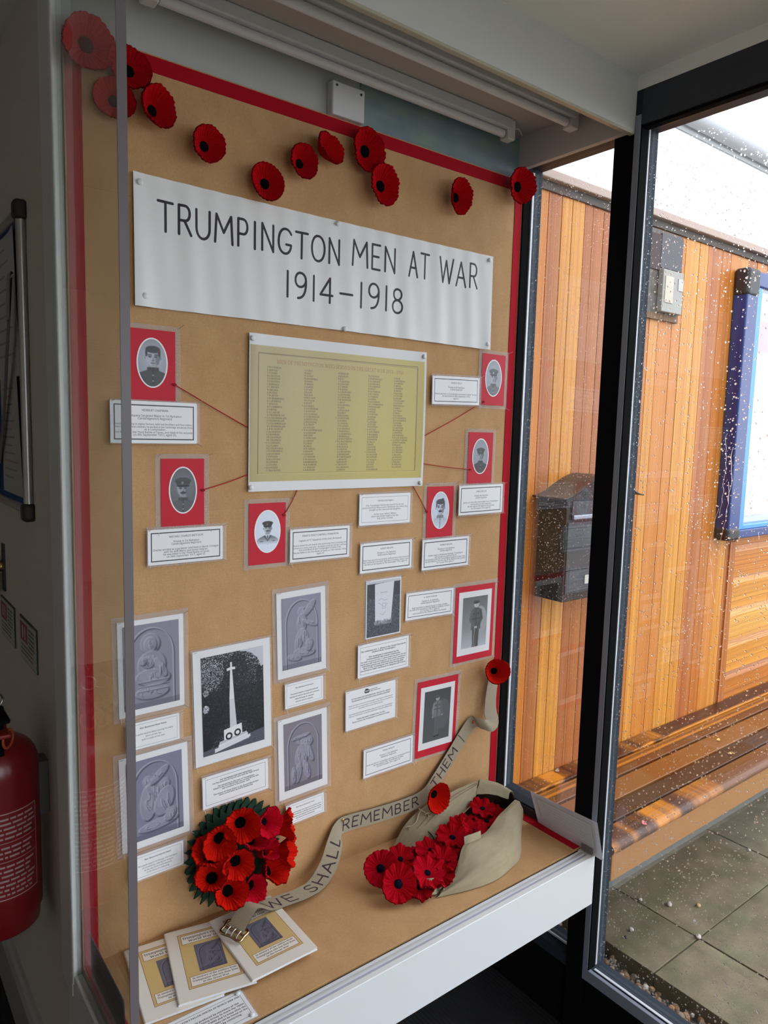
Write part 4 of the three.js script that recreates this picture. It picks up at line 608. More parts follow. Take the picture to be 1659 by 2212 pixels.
// full-length soldiers
function paintStanding(x, w, h, o) {
  const g = (v) => `rgb(${Math.round(v * 236)},${Math.round(v * 248)},${Math.round(v * 255)})`; const bg = x.createLinearGradient(0, 0, 0, h); bg.addColorStop(0, g(o.bg[0])); bg.addColorStop(0.6, g(o.bg[1])); bg.addColorStop(1, g(o.bg[2])); x.fillStyle = bg; x.fillRect(0, 0, w, h);
  x.filter = 'blur(3px)'; const E = (a, b, c, d, f, r = 0) => { x.fillStyle = g(f); x.beginPath(); x.ellipse(a * w, b * h, c * w, d * h, r, 0, 7); x.fill(); }, Q = (f, p) => { x.fillStyle = g(f); x.beginPath(); p.forEach(([a, b], i) => (i ? x.lineTo(a * w, b * h) : x.moveTo(a * w, b * h))); x.fill(); };
  E(0.7, 0.5, 0.3, 0.3, o.bg[1] * 1.15); const c = o.cx, s = o.s, t = o.top, y = (v) => t + v * s, X = (v) => c + v * s * 1.25;
  Q(o.suit * 0.8, [[X(-0.1), y(0.5)], [X(0.1), y(0.5)], [X(0.085), y(0.78)], [X(0.07), y(1)], [X(0.0), y(1)], [X(0.005), y(0.62)], [X(-0.02), y(1)], [X(-0.09), y(1)], [X(-0.085), y(0.75)]]);
  Q(o.suit, [[X(-0.06), y(0.145)], [X(0.06), y(0.145)], [X(0.16), y(0.19)], [X(0.13), y(0.36)], [X(0.14), y(0.53)], [X(-0.14), y(0.53)], [X(-0.12), y(0.36)], [X(-0.155), y(0.19)]]);
  Q(o.suit * 1.12, [[X(-0.15), y(0.18)], [X(-0.09), y(0.2)], [X(-0.11), y(0.35)], [X(o.hands ? -0.02 : -0.13), y(0.48)], [X(o.hands ? -0.06 : -0.18), y(0.5)], [X(-0.2), y(0.35)]]); Q(o.suit * 0.85, [[X(0.15), y(0.18)], [X(0.09), y(0.2)], [X(0.12), y(0.35)], [X(o.hands ? 0.04 : 0.16), y(0.48)], [X(o.hands ? 0.09 : 0.2), y(0.49)], [X(0.2), y(0.35)]]);
  if (o.hands) { E(X(0), y(0.49), 0.05, 0.022, 0.95); x.strokeStyle = g(0.85); x.lineWidth = 5; x.beginPath(); x.moveTo(X(-0.03) * w, y(0.5) * h); x.lineTo(X(-0.05) * w, y(0.85) * h); x.stroke(); } else { E(X(-0.16), y(0.52), 0.022, 0.02, o.skin); E(X(0.19), y(0.51), 0.022, 0.02, o.skin); E(X(-0.05), y(1.0), 0.05, 0.014, 0.15); E(X(0.06), y(0.99), 0.06, 0.014, 0.15); }
  x.strokeStyle = g(o.suit * 0.5); x.lineWidth = 5; x.beginPath(); x.moveTo(X(-0.13) * w, y(0.34) * h); x.lineTo(X(0.13) * w, y(0.34) * h); x.moveTo(X(0) * w, y(0.16) * h); x.lineTo(X(0) * w, y(0.52) * h); x.stroke(); E(X(-0.06), y(0.25), 0.035, 0.018, o.suit * 0.7); E(X(0.06), y(0.25), 0.035, 0.018, o.suit * 0.7);
  E(X(0), y(0.085), 0.055 * s * 1.6, 0.055 * s, o.skin); E(X(0), y(0.042), 0.075 * s * 1.6, 0.024 * s, o.suit * 0.75); E(X(-0.01), y(0.062), 0.06 * s * 1.6, 0.01 * s, o.suit * 0.3); E(X(-0.015), y(0.083), 0.01, 0.005, 0.25); E(X(0.02), y(0.083), 0.01, 0.005, 0.25); E(X(0), y(0.108), 0.018, 0.005, 0.35); x.filter = 'none';
  for (let i = 0; i < 6000; i++) { x.globalAlpha = 0.07; x.fillStyle = rnd() < 0.5 ? '#fff' : '#000'; x.fillRect(rr(0, w), rr(0, h), 2, 2); } x.globalAlpha = 1;
}
photoSheet('red-mounted photograph of an officer standing with clasped hands, by the red border', 0.8989, 0.4699, 0.1297, 0.1817, -0.5, canvasTex(320, 512, (x, w, h) => paintStanding(x, w, h, { bg: [0.42, 0.58, 0.78], suit: 0.36, skin: 0.8, cx: 0.55, s: 1.12, top: 0.06, hands: 1 })), 0.0815, 0.1225, 0.002, { mount: [0.108, 0.1525] });
photoSheet('red-mounted photograph of a soldier standing full length, partly under the strap', 0.7882, 0.2641, 0.1255, 0.1795, -1.4, canvasTex(320, 512, (x, w, h) => paintStanding(x, w, h, { bg: [0.3, 0.34, 0.36], suit: 0.5, skin: 0.72, cx: 0.5, s: 0.82, top: 0.1 })), 0.081, 0.121, 0.003, { mount: [0.105, 0.148] });
// ---------------------------------------------------------------- plaque print
{
  const cols = ['T.W.AYEMAN J.ARNOLD A.T.BARD R.L.BENTON E.D.BENTON F.E.BENTON C.B.BRIGGS S.T.BROWN W.BROWN R.BUCKLE T.W.BUNN A.W.BURBRIDGE H.G.BURRELL T.BURTON A.F.CAMBRELL J.CARTER G.G.CARTER A.CHAMBERLAIN E.F.CHAMBERLAIN S.CHAMBERLAIN F.J.CHAMBERLAIN W.CHAMBERLAIN A.H.R.CHAPLIN C.H.CHAPLIN E.CHAPMAN HY.CHAPMAN HT.CHAPMAN C.C.CHINERY C.J.CLARKE R.J.COLBOURNE C.G.CORNWELL C.H.COUSINS C.COUSINS H.H.COUSINS H.COUSINS J.COUSINS R.COUSINS F.CRACKNELL',
    'G.N.DAY W.DAY W.G.DAY H.DOCKERILL H.DRING W.DRING V.EADEN E.FLACK J.FLACK R.FLACK WM.FLACK WY.FLACK G.FLINT A.FORBES G.S.FORDHAM C.A.FOSTER G.S.T.FOSTER E.T.FREESTONE G.FREESTONE J.FREESTONE G.A.FROST J.C.GALLEY W.H.GATHERCOLE O.A.GEESON D.B.GINN C.GOWLAND J.C.GRANT E.J.GRAY M.GRAY H.W.GREEN E.HAGON A.HAGGIS A.G.HAGGIS E.W.HAGGIS B.HARRADINE W.R.HARROD A.C.HASLOP E.R.HASLOP',
    'W.HASLOP H.HASLOP R.HAY C.T.HAYNES E.J.HAYNES G.T.HICKS P.H.HICKS A.A.HOWARD G.J.HOWARD G.C.HOWARD F.W.HOWARD C.HUNT H.W.HUCKLE W.IVES A.ISAACSON H.JAMES H.KEFFORD J.S.KEFFORD A.M.KING S.C.M.KING H.W.LEWIN G.W.MACKAY F.MARSHALL S.G.MARSHALL T.MARSHALL E.H.MATTHEWS W.J.MATTHEWS A.E.MAYLE H.M.MAYLE S.C.MAYLE A.E.MEADOWS A.MEDHURST M.C.METCALFE A.MYNOTT B.MYNOTT F.MYNOTT R.G.MYNOTT A.NEGUS',
    'W.J.NEWELL J.NIGHTINGALE F.W.OSBORNE E.H.OSBORNE E.W.OSBORNE H.OXLEY W.H.PAMPLIN E.M.PARKER E.T.PARKER J.PARKER W.J.S.PARKER F.P.C.PEMBERTON J.PEPPERCORN C.PETERS F.PETERS F.W.PETERS H.PETERS J.PETERS S.J.PETERS W.PETERS W.R.PETERS R.PETTITT F.A.PLUMMER G.PLUMMER A.H.PORTER P.R.PORTER W.PRATT T.PRICE E.RAYNER G.RAYNER O.RAYNER R.T.RAYNER R.C.SADLER A.E.SCALES F.SCALES A.SCOTT H.SCOTT A.SEABROOK',
    'G.SEAR A.SHEPHERD A.E.SMITH F.SMITH G.H.SMITH H.SMITH F.R.STARR A.T.STARR E.STEARN T.W.STEARN N.T.STONE B.TUCKWELL F.TRIGG A.F.TRIGG S.TRIGG W.T.TRIGG G.F.UTTERIDGE H.P.UTTERIDGE F.R.WEBB L.W.WEDD B.V.M.WEDD W.WILHAM A.WHITING B.H.WHITING E.R.A.M.WHITING A.J.WHITTAMORE J.WHITTAMORE S.WILSON A.C.WILSON A.G.WILSON E.C.WILSON G.WILSON J.R.WILSON R.J.WILSON S.WILSON W.WILSON W.J.WOLFE'].map((s) => s.split(' '));
  const map = canvasTex(1800, 1084, (x, w, h) => {
    const bg = x.createLinearGradient(0, 0, w, h * 0.6); bg.addColorStop(0, '#b3a473'); bg.addColorStop(0.5, '#bcac62'); bg.addColorStop(1, '#c6b556'); x.fillStyle = bg; x.fillRect(0, 0, w, h);
    for (let i = 0; i < 60000; i++) { x.globalAlpha = 0.07; x.fillStyle = i % 2 ? '#fff4b0' : '#4a3a10'; x.fillRect(rr(0, w), rr(0, h), 3, 3); } x.globalAlpha = 1;
    x.lineWidth = 5; x.strokeStyle = '#5a4d22'; x.beginPath(); x.moveTo(70, h - 62); x.lineTo(70, 58); x.lineTo(w - 75, 52); x.lineTo(w - 75, h - 70); x.stroke(); x.strokeStyle = '#dfd07c'; x.lineWidth = 4; x.beginPath(); x.moveTo(74, h - 62); x.lineTo(w - 75, h - 62); x.stroke(); x.strokeStyle = '#8a7a3a'; x.lineWidth = 4; x.strokeRect(74, 64, w - 154, h - 130);
    x.fillStyle = '#9c5a34'; x.textAlign = 'center'; x.font = '44px serif'; const title = 'MEN OF TRUMPINGTON WHO SERVED IN THE GREAT WAR 1914 - 1918'; const tw = x.measureText(title).width; x.save(); x.translate(w * 0.5, 132); x.scale((w * 0.735) / tw, 1); x.fillText(title, 0, 0); x.restore();
    x.textAlign = 'left'; x.font = 'bold 19px serif'; x.fillStyle = '#40341a';
    cols.forEach((c, i) => c.forEach((n, j) => { const px = [150, 502, 838, 1158, 1452][i] * 1.0, py = 172 + i * 2 + j * 22.4; x.fillText(n.replace(/\./g, '.'), px, py, 230); if ((i * 7 + j * 5) % 9 === 0 && j > 12) { x.beginPath(); x.arc(px - 12, py - 6, 3, 0, 7); x.fill(); } }));
  });
  const t = thing('plaque_print', 'large white sheet printed with a brass plaque of engraved names, mid board', 'poster', [0.5103, 0.9432, 0.002]);
  part('white_paper', sheet((u, v) => { const x = (u - 0.5) * 0.4163, y = (v - 0.5) * 0.2843; return [x, y, 0.0012 + 0.003 * Math.exp(-Math.pow((u - 0.02) / 0.05, 2)) * (0.4 + 0.6 * v) + 0.0035 * Math.exp(-Math.pow((1 - u) / 0.04, 2)) * (0.4 + 0.6 * Math.sin(v * 3)) + 0.0008 * Math.sin(u * 14)]; }, 60, 12, 0.0005), mPaper, t);
  part('plaque_image', sheet((u, v) => { const x = -0.0015 + (u - 0.5) * 0.409, y = -0.001 + (v - 0.5) * 0.246, U = x / 0.4163 + 0.5, W = y / 0.2843 + 0.5; return [x, y, 0.0016 + 0.003 * Math.exp(-Math.pow((U - 0.02) / 0.05, 2)) * (0.4 + 0.6 * W) + 0.0035 * Math.exp(-Math.pow((1 - U) / 0.04, 2)) * (0.4 + 0.6 * Math.sin(W * 3)) + 0.0008 * Math.sin(U * 14)]; }, 60, 12, 0.0003), M('#ffffff', 0.4, { map, clearcoat: 0.3, clearcoatRoughness: 0.25, side: THREE.DoubleSide }), t);
  const tack = new THREE.SphereGeometry(0.0048, 14, 8).scale(1, 1, 0.5);
  for (const [x, y] of [[0.308, 1.076], [0.711, 1.076], [0.711, 0.808], [0.306, 0.809]]) part('drawing_pin', tack, mTack, t, [x - 0.5103, y - 0.9432, 0.006]);
}
// red yarn leading from each portrait to the plaque print
for (const [lab, a, b] of [['red thread from clean-shaven man\'s portrait down to the plaque print', [0.1657, 0.9858], [0.304, 0.9165]], ['red thread from left moustached soldier\'s portrait up to the plaque print', [0.2155, 0.807], [0.306, 0.8335]], ['short red thread from portrait of officer with tie up to plaque print', [0.378, 0.7546], [0.4075, 0.803]], ['short red thread from plaque print down to the swept-hair man\'s portrait', [0.7359, 0.7434], [0.693, 0.8035]], ['nearly level red thread from plaque print to the very dark tunic soldier', [0.8624, 0.8346], [0.715, 0.8499]], ['red thread rising from plaque print to the pale faint soldier portrait', [0.8967, 0.9894], [0.716, 0.906]]]) {
  const m = (a[0] + b[0]) / 2, n = (a[1] + b[1]) / 2;
  const t = thing('red_thread', lab, 'thread', [a[0], a[1], 0]);
  part('yarn', tube([[0, 0, 0.003], [m - a[0], n - a[1] - 0.0012, 0.004], [b[0] - a[0], b[1] - a[1], 0.0022]], 0.0009, 30, 6), mThread, t);
  part('knot', tube([[-0.004, 0.001, 0.003], [0, 0.0016, 0.0042], [0.003, -0.0006, 0.0042], [0.0005, -0.0018, 0.004], [-0.003, 0.0008, 0.0044]], 0.0009, 16, 6), mThread, t);
}

// ---------------------------------------------------------------- knitted poppies
function petalGeo(R, depth, o = {}) {
  const ribs = o.ribs ?? 26, s = o.seed ?? 1, a = s * 1.7, ruffle = o.ruffle ?? 0.04, nu = 96;
  return sheet((u, v) => {
    const t = u * Math.PI * 2, w = Math.pow(v, o.pow ?? 1.5), edge = 1 + 0.045 * Math.sin(2 * t + a) + 0.03 * Math.sin(3 * t + a * 2.3) + (o.squash ?? 0) * Math.cos(2 * t + (o.sa ?? 0));
    const r = R * (0.03 + 0.97 * (o.trumpet ? (v < 0.25 ? 1.5 * v : 0.4 + 0.6 * Math.pow((v - 0.25) / 0.75, 1.35)) : v)) * edge;
    const z = depth * w + ruffle * R * v * v * v * Math.sin((o.k ?? 7) * t + a * 3) + 0.03 * R * v * Math.sin(2 * t + a * 1.3) + (o.rib ?? 0.0015) * Math.cos(ribs * t) * Math.min(1, v * 2) * (R / 0.03);
    const rr2 = r + ruffle * 0.35 * R * v * v * Math.cos((o.k ?? 7) * 2 * t + a);
    return [rr2 * Math.cos(t), rr2 * Math.sin(t), z];
  }, nu, 12, 0.003, true);
}
const petalLib = {}; const centreGeo = (r) => { const g = new THREE.SphereGeometry(r, 18, 10); const p = g.attributes.position; for (let i = 0; i < p.count; i++) { const k = 1 + 0.14 * noise.noise(p.getX(i) * 260, p.getY(i) * 260, p.getZ(i) * 260); p.setXYZ(i, p.getX(i) * k, p.getY(i) * k, p.getZ(i) * k * 0.55); } g.computeVertexNormals(); return g; };
const cGeo = centreGeo(0.0098);
function aim(o, n, roll) { o.quaternion.setFromUnitVectors(V(0, 0, 1), V(...n).normalize()).multiply(new THREE.Quaternion().setFromAxisAngle(V(0, 0, 1), roll)); }
function poppy(label, p, R, n, o = {}) {
  const t = thing('knitted_poppy', label, 'poppy', p, o.group); aim(t, n, o.roll ?? rr(0, 6));
  part('petals', petalGeo(R, (o.depth ?? R * 0.5) * (o.group || o.flat ? 1 : 1.25), { seed: rr(1, 9), ...o }), o.mat ?? mKnit, t);
  part('centre', cGeo, o.cmat ?? mBlackWool, t, [0, 0, o.cz ?? 0.004]).scale.setScalar((R / 0.033) * (o.cs ?? 1));
  return t;
}
const Z0 = 0.006;
poppy('largest red poppy on the top left corner of the board, behind the glass', [0.03, 1.474, Z0], 0.039, [0.1, 0, 1], { depth: 0.015 });
poppy('red poppy on the border crossed by the grey glass edge, upper of the two', [0.0925, 1.4553, Z0], 0.0315, [-0.1, 0.1, 1], { depth: 0.016 });
poppy('red poppy crossed by the grey glass edge, lower of the two', [0.0715, 1.406, Z0], 0.03, [-0.3, 0.05, 1], { depth: 0.014 });
poppy('deep cupped red poppy immediately right of the grey glass edge', [0.127, 1.4075, Z0], 0.031, [0.22, 0.1, 1], { depth: 0.022 });
poppy('lone red poppy above the start of the banner lettering', [0.2145, 1.3761, Z0], 0.0295, [0.12, 0.02, 1], { depth: 0.019 });
poppy('lone red poppy touching the banner top edge, lowest of the row', [0.3282, 1.3415, Z0], 0.0305, [-0.1, 0.02, 1], { depth: 0.017, k: 26, ruffle: 0.05 });
poppy('red poppy left of the folded poppy under the top border', [0.3967, 1.391, Z0], 0.0295, [0.05, 0.08, 1], { depth: 0.019 });
poppy('folded half-closed red poppy under the top border', [0.4453, 1.4246, Z0], 0.0285, [0.28, 0.12, 1], { depth: 0.022, squash: 0.22, sa: 0.6, roll: 0.2 });
poppy('wide red poppy overlapping the top border, upper of a touching pair', [0.5411, 1.448, Z0], 0.0375, [0, -0.06, 1], { depth: 0.017 });
poppy('red poppy hanging below the wide one, lower of a touching pair', [0.577, 1.391, Z0 + 0.004], 0.0365, [0.05, 0, 1], { depth: 0.018, squash: 0.1, sa: 3.14, roll: 0 });
poppy('lone red poppy between the touching pair and the right corner', [0.7798, 1.4124, Z0], 0.034, [0.06, 0, 1], { depth: 0.02, squash: 0.08, sa: 3.14, roll: 0 });
poppy('red poppy on the top right corner of the red border', [0.967, 1.4745, Z0 + 0.002], 0.039, [-0.05, -0.05, 1], { depth: 0.019 });
poppy('scarlet cup-shaped poppy pinned at the top end of the webbing strap', [0.957, 0.344, 0.014], 0.03, [-0.45, 0.3, 1], { depth: 0.026, mat: mKnitBright, ruffle: 0.02, cs: 1.1 });
poppy('scarlet poppy pinned on the strap between REMEMBER and THEM', [0.762, 0.094, 0.026], 0.0335, [-0.1, -0.05, 1], { depth: 0.022, mat: mKnitBright, ruffle: 0.03, squash: 0.06, sa: 2.6, roll: 0 });

// ---------------------------------------------------------------- wreath of knitted poppies leaning on the board
{
  const t = thing('poppy_wreath', 'round wreath of red knitted poppies on green felt leaves standing against the board', 'wreath', [0.272, 0.118, 0.006]); t.rotation.x = -0.05;
  const s = new THREE.Shape(), N = 34; for (let i = 0; i <= N * 4; i++) { const f = i / 4, k = f - Math.floor(f), r = 0.089 + 0.017 * (k < 0.55 ? k / 0.55 : (1 - k) / 0.45) * (0.75 + 0.5 * Math.abs(Math.sin(i * 1.7))), a = (f / N) * Math.PI * 2; i ? s.lineTo(r * 0.93 * Math.cos(a), r * Math.sin(a)) : s.moveTo(r * 0.93, 0); }
  part('felt_leaves', new THREE.ExtrudeGeometry(s, { depth: 0.003, bevelEnabled: false }), mFelt, t);
  const s2 = new THREE.ExtrudeGeometry(s, { depth: 0.0025, bevelEnabled: false }).rotateZ(0.09).scale(0.9, 0.9, 1).translate(0, 0, 0.004); part('felt_leaves', s2, mFelt, t);
  const list = [[0.28, 0.18, 0.031, [-0.35, 0.25, 1], 0], [0.319, 0.166, 0.027, [0.25, 0.25, 1], 1], [0.348, 0.142, 0.028, [1, 0.15, 0.55], 0], [0.238, 0.166, 0.0295, [-0.4, 0.1, 1], 0], [0.295, 0.132, 0.027, [0.1, 0.75, 0.8], 1], [0.347, 0.096, 0.029, [0.75, 0.1, 0.75], 0],
    [0.219, 0.122, 0.031, [-0.25, 1.1, 0.75], 2], [0.265, 0.112, 0.028, [-0.15, 0.15, 1], 0], [0.315, 0.102, 0.026, [0.45, 0.6, 0.7], 1], [0.222, 0.086, 0.029, [-0.3, 0.75, 0.7], 2], [0.249, 0.054, 0.031, [-0.1, 0.55, 0.95], 2], [0.291, 0.054, 0.0255, [0.05, 0.1, 1], 1], [0.325, 0.06, 0.03, [0.4, 0.55, 0.8], 2]];
  list.forEach(([x, y, R, n, c], i) => {
    const p = new THREE.Mesh(petalGeo(R * 1.04, R * 1.4, { seed: i + 1, ruffle: 0.1, k: 6, trumpet: 1, pow: 0.8, ribs: 28 }), [mKnitBright, mKnitPink, mKnitBright][c]); p.name = 'poppy'; p.castShadow = p.receiveShadow = true; p.position.set(x - 0.272, y - 0.118, 0.016); aim(p, n, i * 1.3);
    const q = new THREE.Mesh(cGeo, mBlackWool); q.name = 'centre'; q.position.z = 0.0125; q.scale.set(c === 1 ? 0.95 : 1.12, c === 1 ? 0.95 : 1.12, 0.8); p.add(q); t.add(p);
    if (c === 2 && i === 6) { const f = new THREE.Mesh(petalGeo(R * 1.05, R * 0.5, { seed: 4, ruffle: 0.07, k: 5, ribs: 28 }), mKnitBright); f.name = 'poppy'; f.position.set(x - 0.272, y - 0.118 - 0.006, 0.018); aim(f, [-0.2, -0.35, 1], 0.4); t.add(f); }
  });
}

// ---------------------------------------------------------------- khaki canvas bag spilling poppies
{
  const t = thing('canvas_bag', 'khaki canvas bag lying open on the shelf at right, filled with crimson poppies', 'bag');
  const wrinkle = (k) => (p, u, v) => { p[2] += k * (0.8 * fbm(u * 3 + 3, v * 2, k * 900, 2) + 0.35 * Math.sin(u * 9 + v * 14 + 3 * fbm(u * 2, v * 2, 1, 2)) * Math.abs(fbm(u * 3, v * 3, 4, 2))); p[1] += k * 0.6 * fbm(u * 5, v * 4 + 8, 2, 3) * (p[1] > 0.006 ? 1 : 0); };
  // back flap leaning on the board
  part('back_flap', patch([[[0.66, 0.003, 0.085], [0.72, 0.008, 0.075], [0.79, 0.02, 0.062], [0.85, 0.04, 0.052], [0.885, 0.06, 0.044]], [[0.653, 0.006, 0.052], [0.705, 0.032, 0.052], [0.77, 0.052, 0.045], [0.85, 0.068, 0.04], [0.9, 0.074, 0.036]], [[0.648, 0.006, 0.03], [0.688, 0.038, 0.02], [0.745, 0.062, 0.018], [0.83, 0.079, 0.024], [0.914, 0.082, 0.028]]], 40, 14, 0.0024, wrinkle(0.006)), mKhaki, t);
  part('hem_seam', tube([[0.7, 0.031, 0.052], [0.76, 0.055, 0.045], [0.83, 0.07, 0.038], [0.895, 0.08, 0.036]], 0.0005, 30, 5), M([0.25, 0.12, 0.06], 0.9), t);
  part('hem_seam', tube([[0.7, 0.036, 0.045], [0.76, 0.06, 0.038], [0.83, 0.074, 0.033], [0.898, 0.082, 0.033]], 0.0005, 30, 5), M([0.25, 0.12, 0.06], 0.9), t);
  // right hand end, seen from inside, with a turned-over corner
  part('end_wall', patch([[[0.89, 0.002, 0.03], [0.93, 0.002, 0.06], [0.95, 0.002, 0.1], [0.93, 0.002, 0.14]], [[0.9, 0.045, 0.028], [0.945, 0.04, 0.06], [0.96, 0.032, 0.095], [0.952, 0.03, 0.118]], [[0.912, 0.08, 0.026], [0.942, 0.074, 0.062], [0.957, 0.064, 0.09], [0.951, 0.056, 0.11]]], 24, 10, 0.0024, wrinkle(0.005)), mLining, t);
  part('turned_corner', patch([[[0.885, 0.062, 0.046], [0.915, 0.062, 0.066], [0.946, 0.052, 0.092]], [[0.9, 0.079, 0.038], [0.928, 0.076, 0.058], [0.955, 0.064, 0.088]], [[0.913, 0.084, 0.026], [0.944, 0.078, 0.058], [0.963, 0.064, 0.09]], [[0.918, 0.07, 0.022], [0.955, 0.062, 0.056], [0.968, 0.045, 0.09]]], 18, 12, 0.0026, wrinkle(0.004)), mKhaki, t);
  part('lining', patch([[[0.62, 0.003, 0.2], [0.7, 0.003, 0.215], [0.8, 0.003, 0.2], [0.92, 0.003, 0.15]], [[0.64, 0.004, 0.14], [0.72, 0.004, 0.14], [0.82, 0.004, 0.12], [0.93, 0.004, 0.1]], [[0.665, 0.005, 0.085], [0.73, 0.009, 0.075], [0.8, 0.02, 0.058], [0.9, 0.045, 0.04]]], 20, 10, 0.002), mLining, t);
  // front flap folded over the flowers
  part('front_flap', patch([[[0.612, 0.002, 0.212], [0.69, 0.002, 0.232], [0.762, 0.002, 0.24], [0.838, 0.002, 0.222], [0.885, 0.002, 0.188], [0.945, 0.002, 0.135]], [[0.622, 0.007, 0.212], [0.69, 0.022, 0.226], [0.762, 0.034, 0.226], [0.836, 0.034, 0.208], [0.892, 0.036, 0.176], [0.956, 0.034, 0.13]], [[0.628, 0.006, 0.211], [0.684, 0.026, 0.206], [0.738, 0.055, 0.19], [0.82, 0.05, 0.176], [0.886, 0.056, 0.148], [0.955, 0.053, 0.118]], [[0.633, 0.003, 0.21], [0.68, 0.025, 0.196], [0.722, 0.056, 0.174], [0.8, 0.048, 0.158], [0.876, 0.057, 0.134], [0.951, 0.056, 0.11]]], 48, 18, 0.0026, wrinkle(0.0075)), mKhaki, t);
  part('flap_tab', patch([[[0.722, 0.04, 0.177], [0.722, 0.072, 0.172]], [[0.735, 0.046, 0.182], [0.74, 0.073, 0.174]], [[0.762, 0.05, 0.184], [0.775, 0.066, 0.168]]], 10, 12, 0.0026, wrinkle(0.003)), mKhaki, t);
  part('rolled_hem', patch([[[0.566, 0.002, 0.178], [0.6, 0.002, 0.2], [0.634, 0.003, 0.207]], [[0.572, 0.012, 0.172], [0.602, 0.01, 0.192], [0.636, 0.009, 0.2]], [[0.58, 0.003, 0.166], [0.608, 0.003, 0.184], [0.64, 0.003, 0.192]]], 16, 8, 0.0024, wrinkle(0.003)), mKhaki, t);
  part('rolled_hem', patch([[[0.598, 0.004, 0.196], [0.604, 0.03, 0.184]], [[0.607, 0.006, 0.205], [0.612, 0.032, 0.192]], [[0.617, 0.004, 0.207], [0.622, 0.03, 0.194]]], 8, 10, 0.0026), mKhaki, t);
  const knot = (x, y, z) => { part('tape_tie', tube([[x - 0.008, y, z], [x, y + 0.003, z + 0.004], [x + 0.006, y - 0.003, z + 0.003], [x, y - 0.004, z + 0.006], [x - 0.003, y + 0.002, z + 0.006]], 0.0016, 24, 6), mCord, t); };
  knot(0.689, 0.037, 0.028); knot(0.74, 0.055, 0.034); knot(0.634, 0.012, 0.205);
  part('tape_tie', tube([[0.692, 0.036, 0.03], [0.707, 0.045, 0.034], [0.722, 0.056, 0.026], [0.733, 0.062, 0.022]], 0.0017, 20, 6), mCord, t); part('tape_tie', tube([[0.725, 0.066, 0.022], [0.733, 0.06, 0.03], [0.742, 0.052, 0.036]], 0.0015, 16, 6), mCord, t); part('tape_tie', tube([[0.912, 0.078, 0.034], [0.918, 0.076, 0.048], [0.928, 0.07, 0.056]], 0.0017, 16, 6), mCord, t);
  part('cord', tube([[0.699, 0.034, 0.036], [0.716, 0.034, 0.052], [0.725, 0.026, 0.066], [0.726, 0.016, 0.078]], 0.0013, 24, 6), M([0.04, 0.035, 0.025], 0.9), t);
}
{
  const G = 'crimson poppies heaped in the canvas bag';
  const P = [
    [0.548, 0.034, 0.112, 0.034, [-0.5, 0.75, 0.75], 'crimson poppy leaning at the far left of the bag heap, navy centre', 1], [0.549, 0.03, 0.168, 0.036, [-0.3, 0.8, 0.75], 'crimson poppy at the front left tip of the heap, navy centre', 1], [0.6, 0.034, 0.112, 0.03, [-0.1, 1, 0.5], 'crimson poppy standing behind the two leftmost ones of the heap', 1],
    [0.617, 0.032, 0.178, 0.035, [-0.05, 1, 0.5], 'large ribbed crimson poppy in the middle front of the bag heap', 1], [0.59, 0.014, 0.186, 0.028, [-0.1, 1, 0.4], 'dark low crimson poppy next to the rolled hem of the bag', 1], [0.646, 0.022, 0.184, 0.03, [-0.3, 0.8, 0.5], 'crimson poppy tucked under the diagonal edge of the front flap', 1],
    [0.676, 0.03, 0.122, 0.034, [-0.1, 1, 0.25], 'flattened crimson poppy lying close below the back flap', 1], [0.69, 0.034, 0.152, 0.03, [-0.1, 1, 0.3], 'ruffled crimson poppy between the flattened one and the front flap edge', 1], [0.734, 0.042, 0.126, 0.036, [-0.15, 1, 0.35], 'broad crimson poppy with black centre in the middle of the bag mouth', 1], [0.652, 0.022, 0.116, 0.028, [0, 1, 0.3], 'small crimson poppy squeezed under the lower edge of the back flap', 1],
    [0.668, 0.032, 0.165, 0.034, [-0.25, 1, 0.4], 'crimson poppy facing left, half over the large ribbed one', 1], [0.782, 0.04, 0.106, 0.032, [-0.1, 1, 0.3], 'crimson poppy just right of the broad black-centred one in the bag', 1], [0.8, 0.038, 0.126, 0.03, [0.1, 1, 0.3], 'crimson poppy at the top of the front flap fold in the bag', 1], [0.872, 0.044, 0.08, 0.031, [-0.15, 0.9, 0.5], 'raised crimson poppy deepest in the bag by its dark lining', 1], [0.855, 0.032, 0.11, 0.03, [0.1, 1, 0.3], 'crimson poppy half under the front flap in the deep end of bag', 1], [0.812, 0.03, 0.084, 0.028, [-0.1, 1, 0.2], 'crimson poppy against the back flap towards the dark lining', 1], [0.748, 0.026, 0.148, 0.03, [0.1, 1, 0.3], 'crimson poppy under the corner of the folded front flap', 1], [0.705, 0.018, 0.168, 0.03, [-0.2, 0.9, 0.4], 'crimson poppy buried between the left-facing one and the front flap', 1], [0.765, 0.03, 0.096, 0.028, [-0.1, 1, 0.2], 'crimson poppy behind the broad black-centred one against the back flap', 1], [0.9, 0.026, 0.09, 0.026, [-0.3, 1, 0.3], 'crimson poppy farthest right in the bag, almost inside the end wall', 1]];
  P.forEach(([x, y, z, R, n, lab, own], i) => poppy(lab, [x, y, z], R, i < 3 ? n : [n[0] * 0.6, 1, n[2] * (i < 6 ? 0.8 : 0.35)], { depth: R * (i < 2 ? 0.3 : 0.2), ruffle: i < 2 ? 0.07 : 0.14, k: i < 2 ? 11 : 8, mat: i % 3 ? mCrimson : mCrimson2, cmat: mNavyWool, cz: 0.003, cs: i < 2 ? 0.8 : 0.62, ribs: 24, rib: 0.001, group: G }));
}
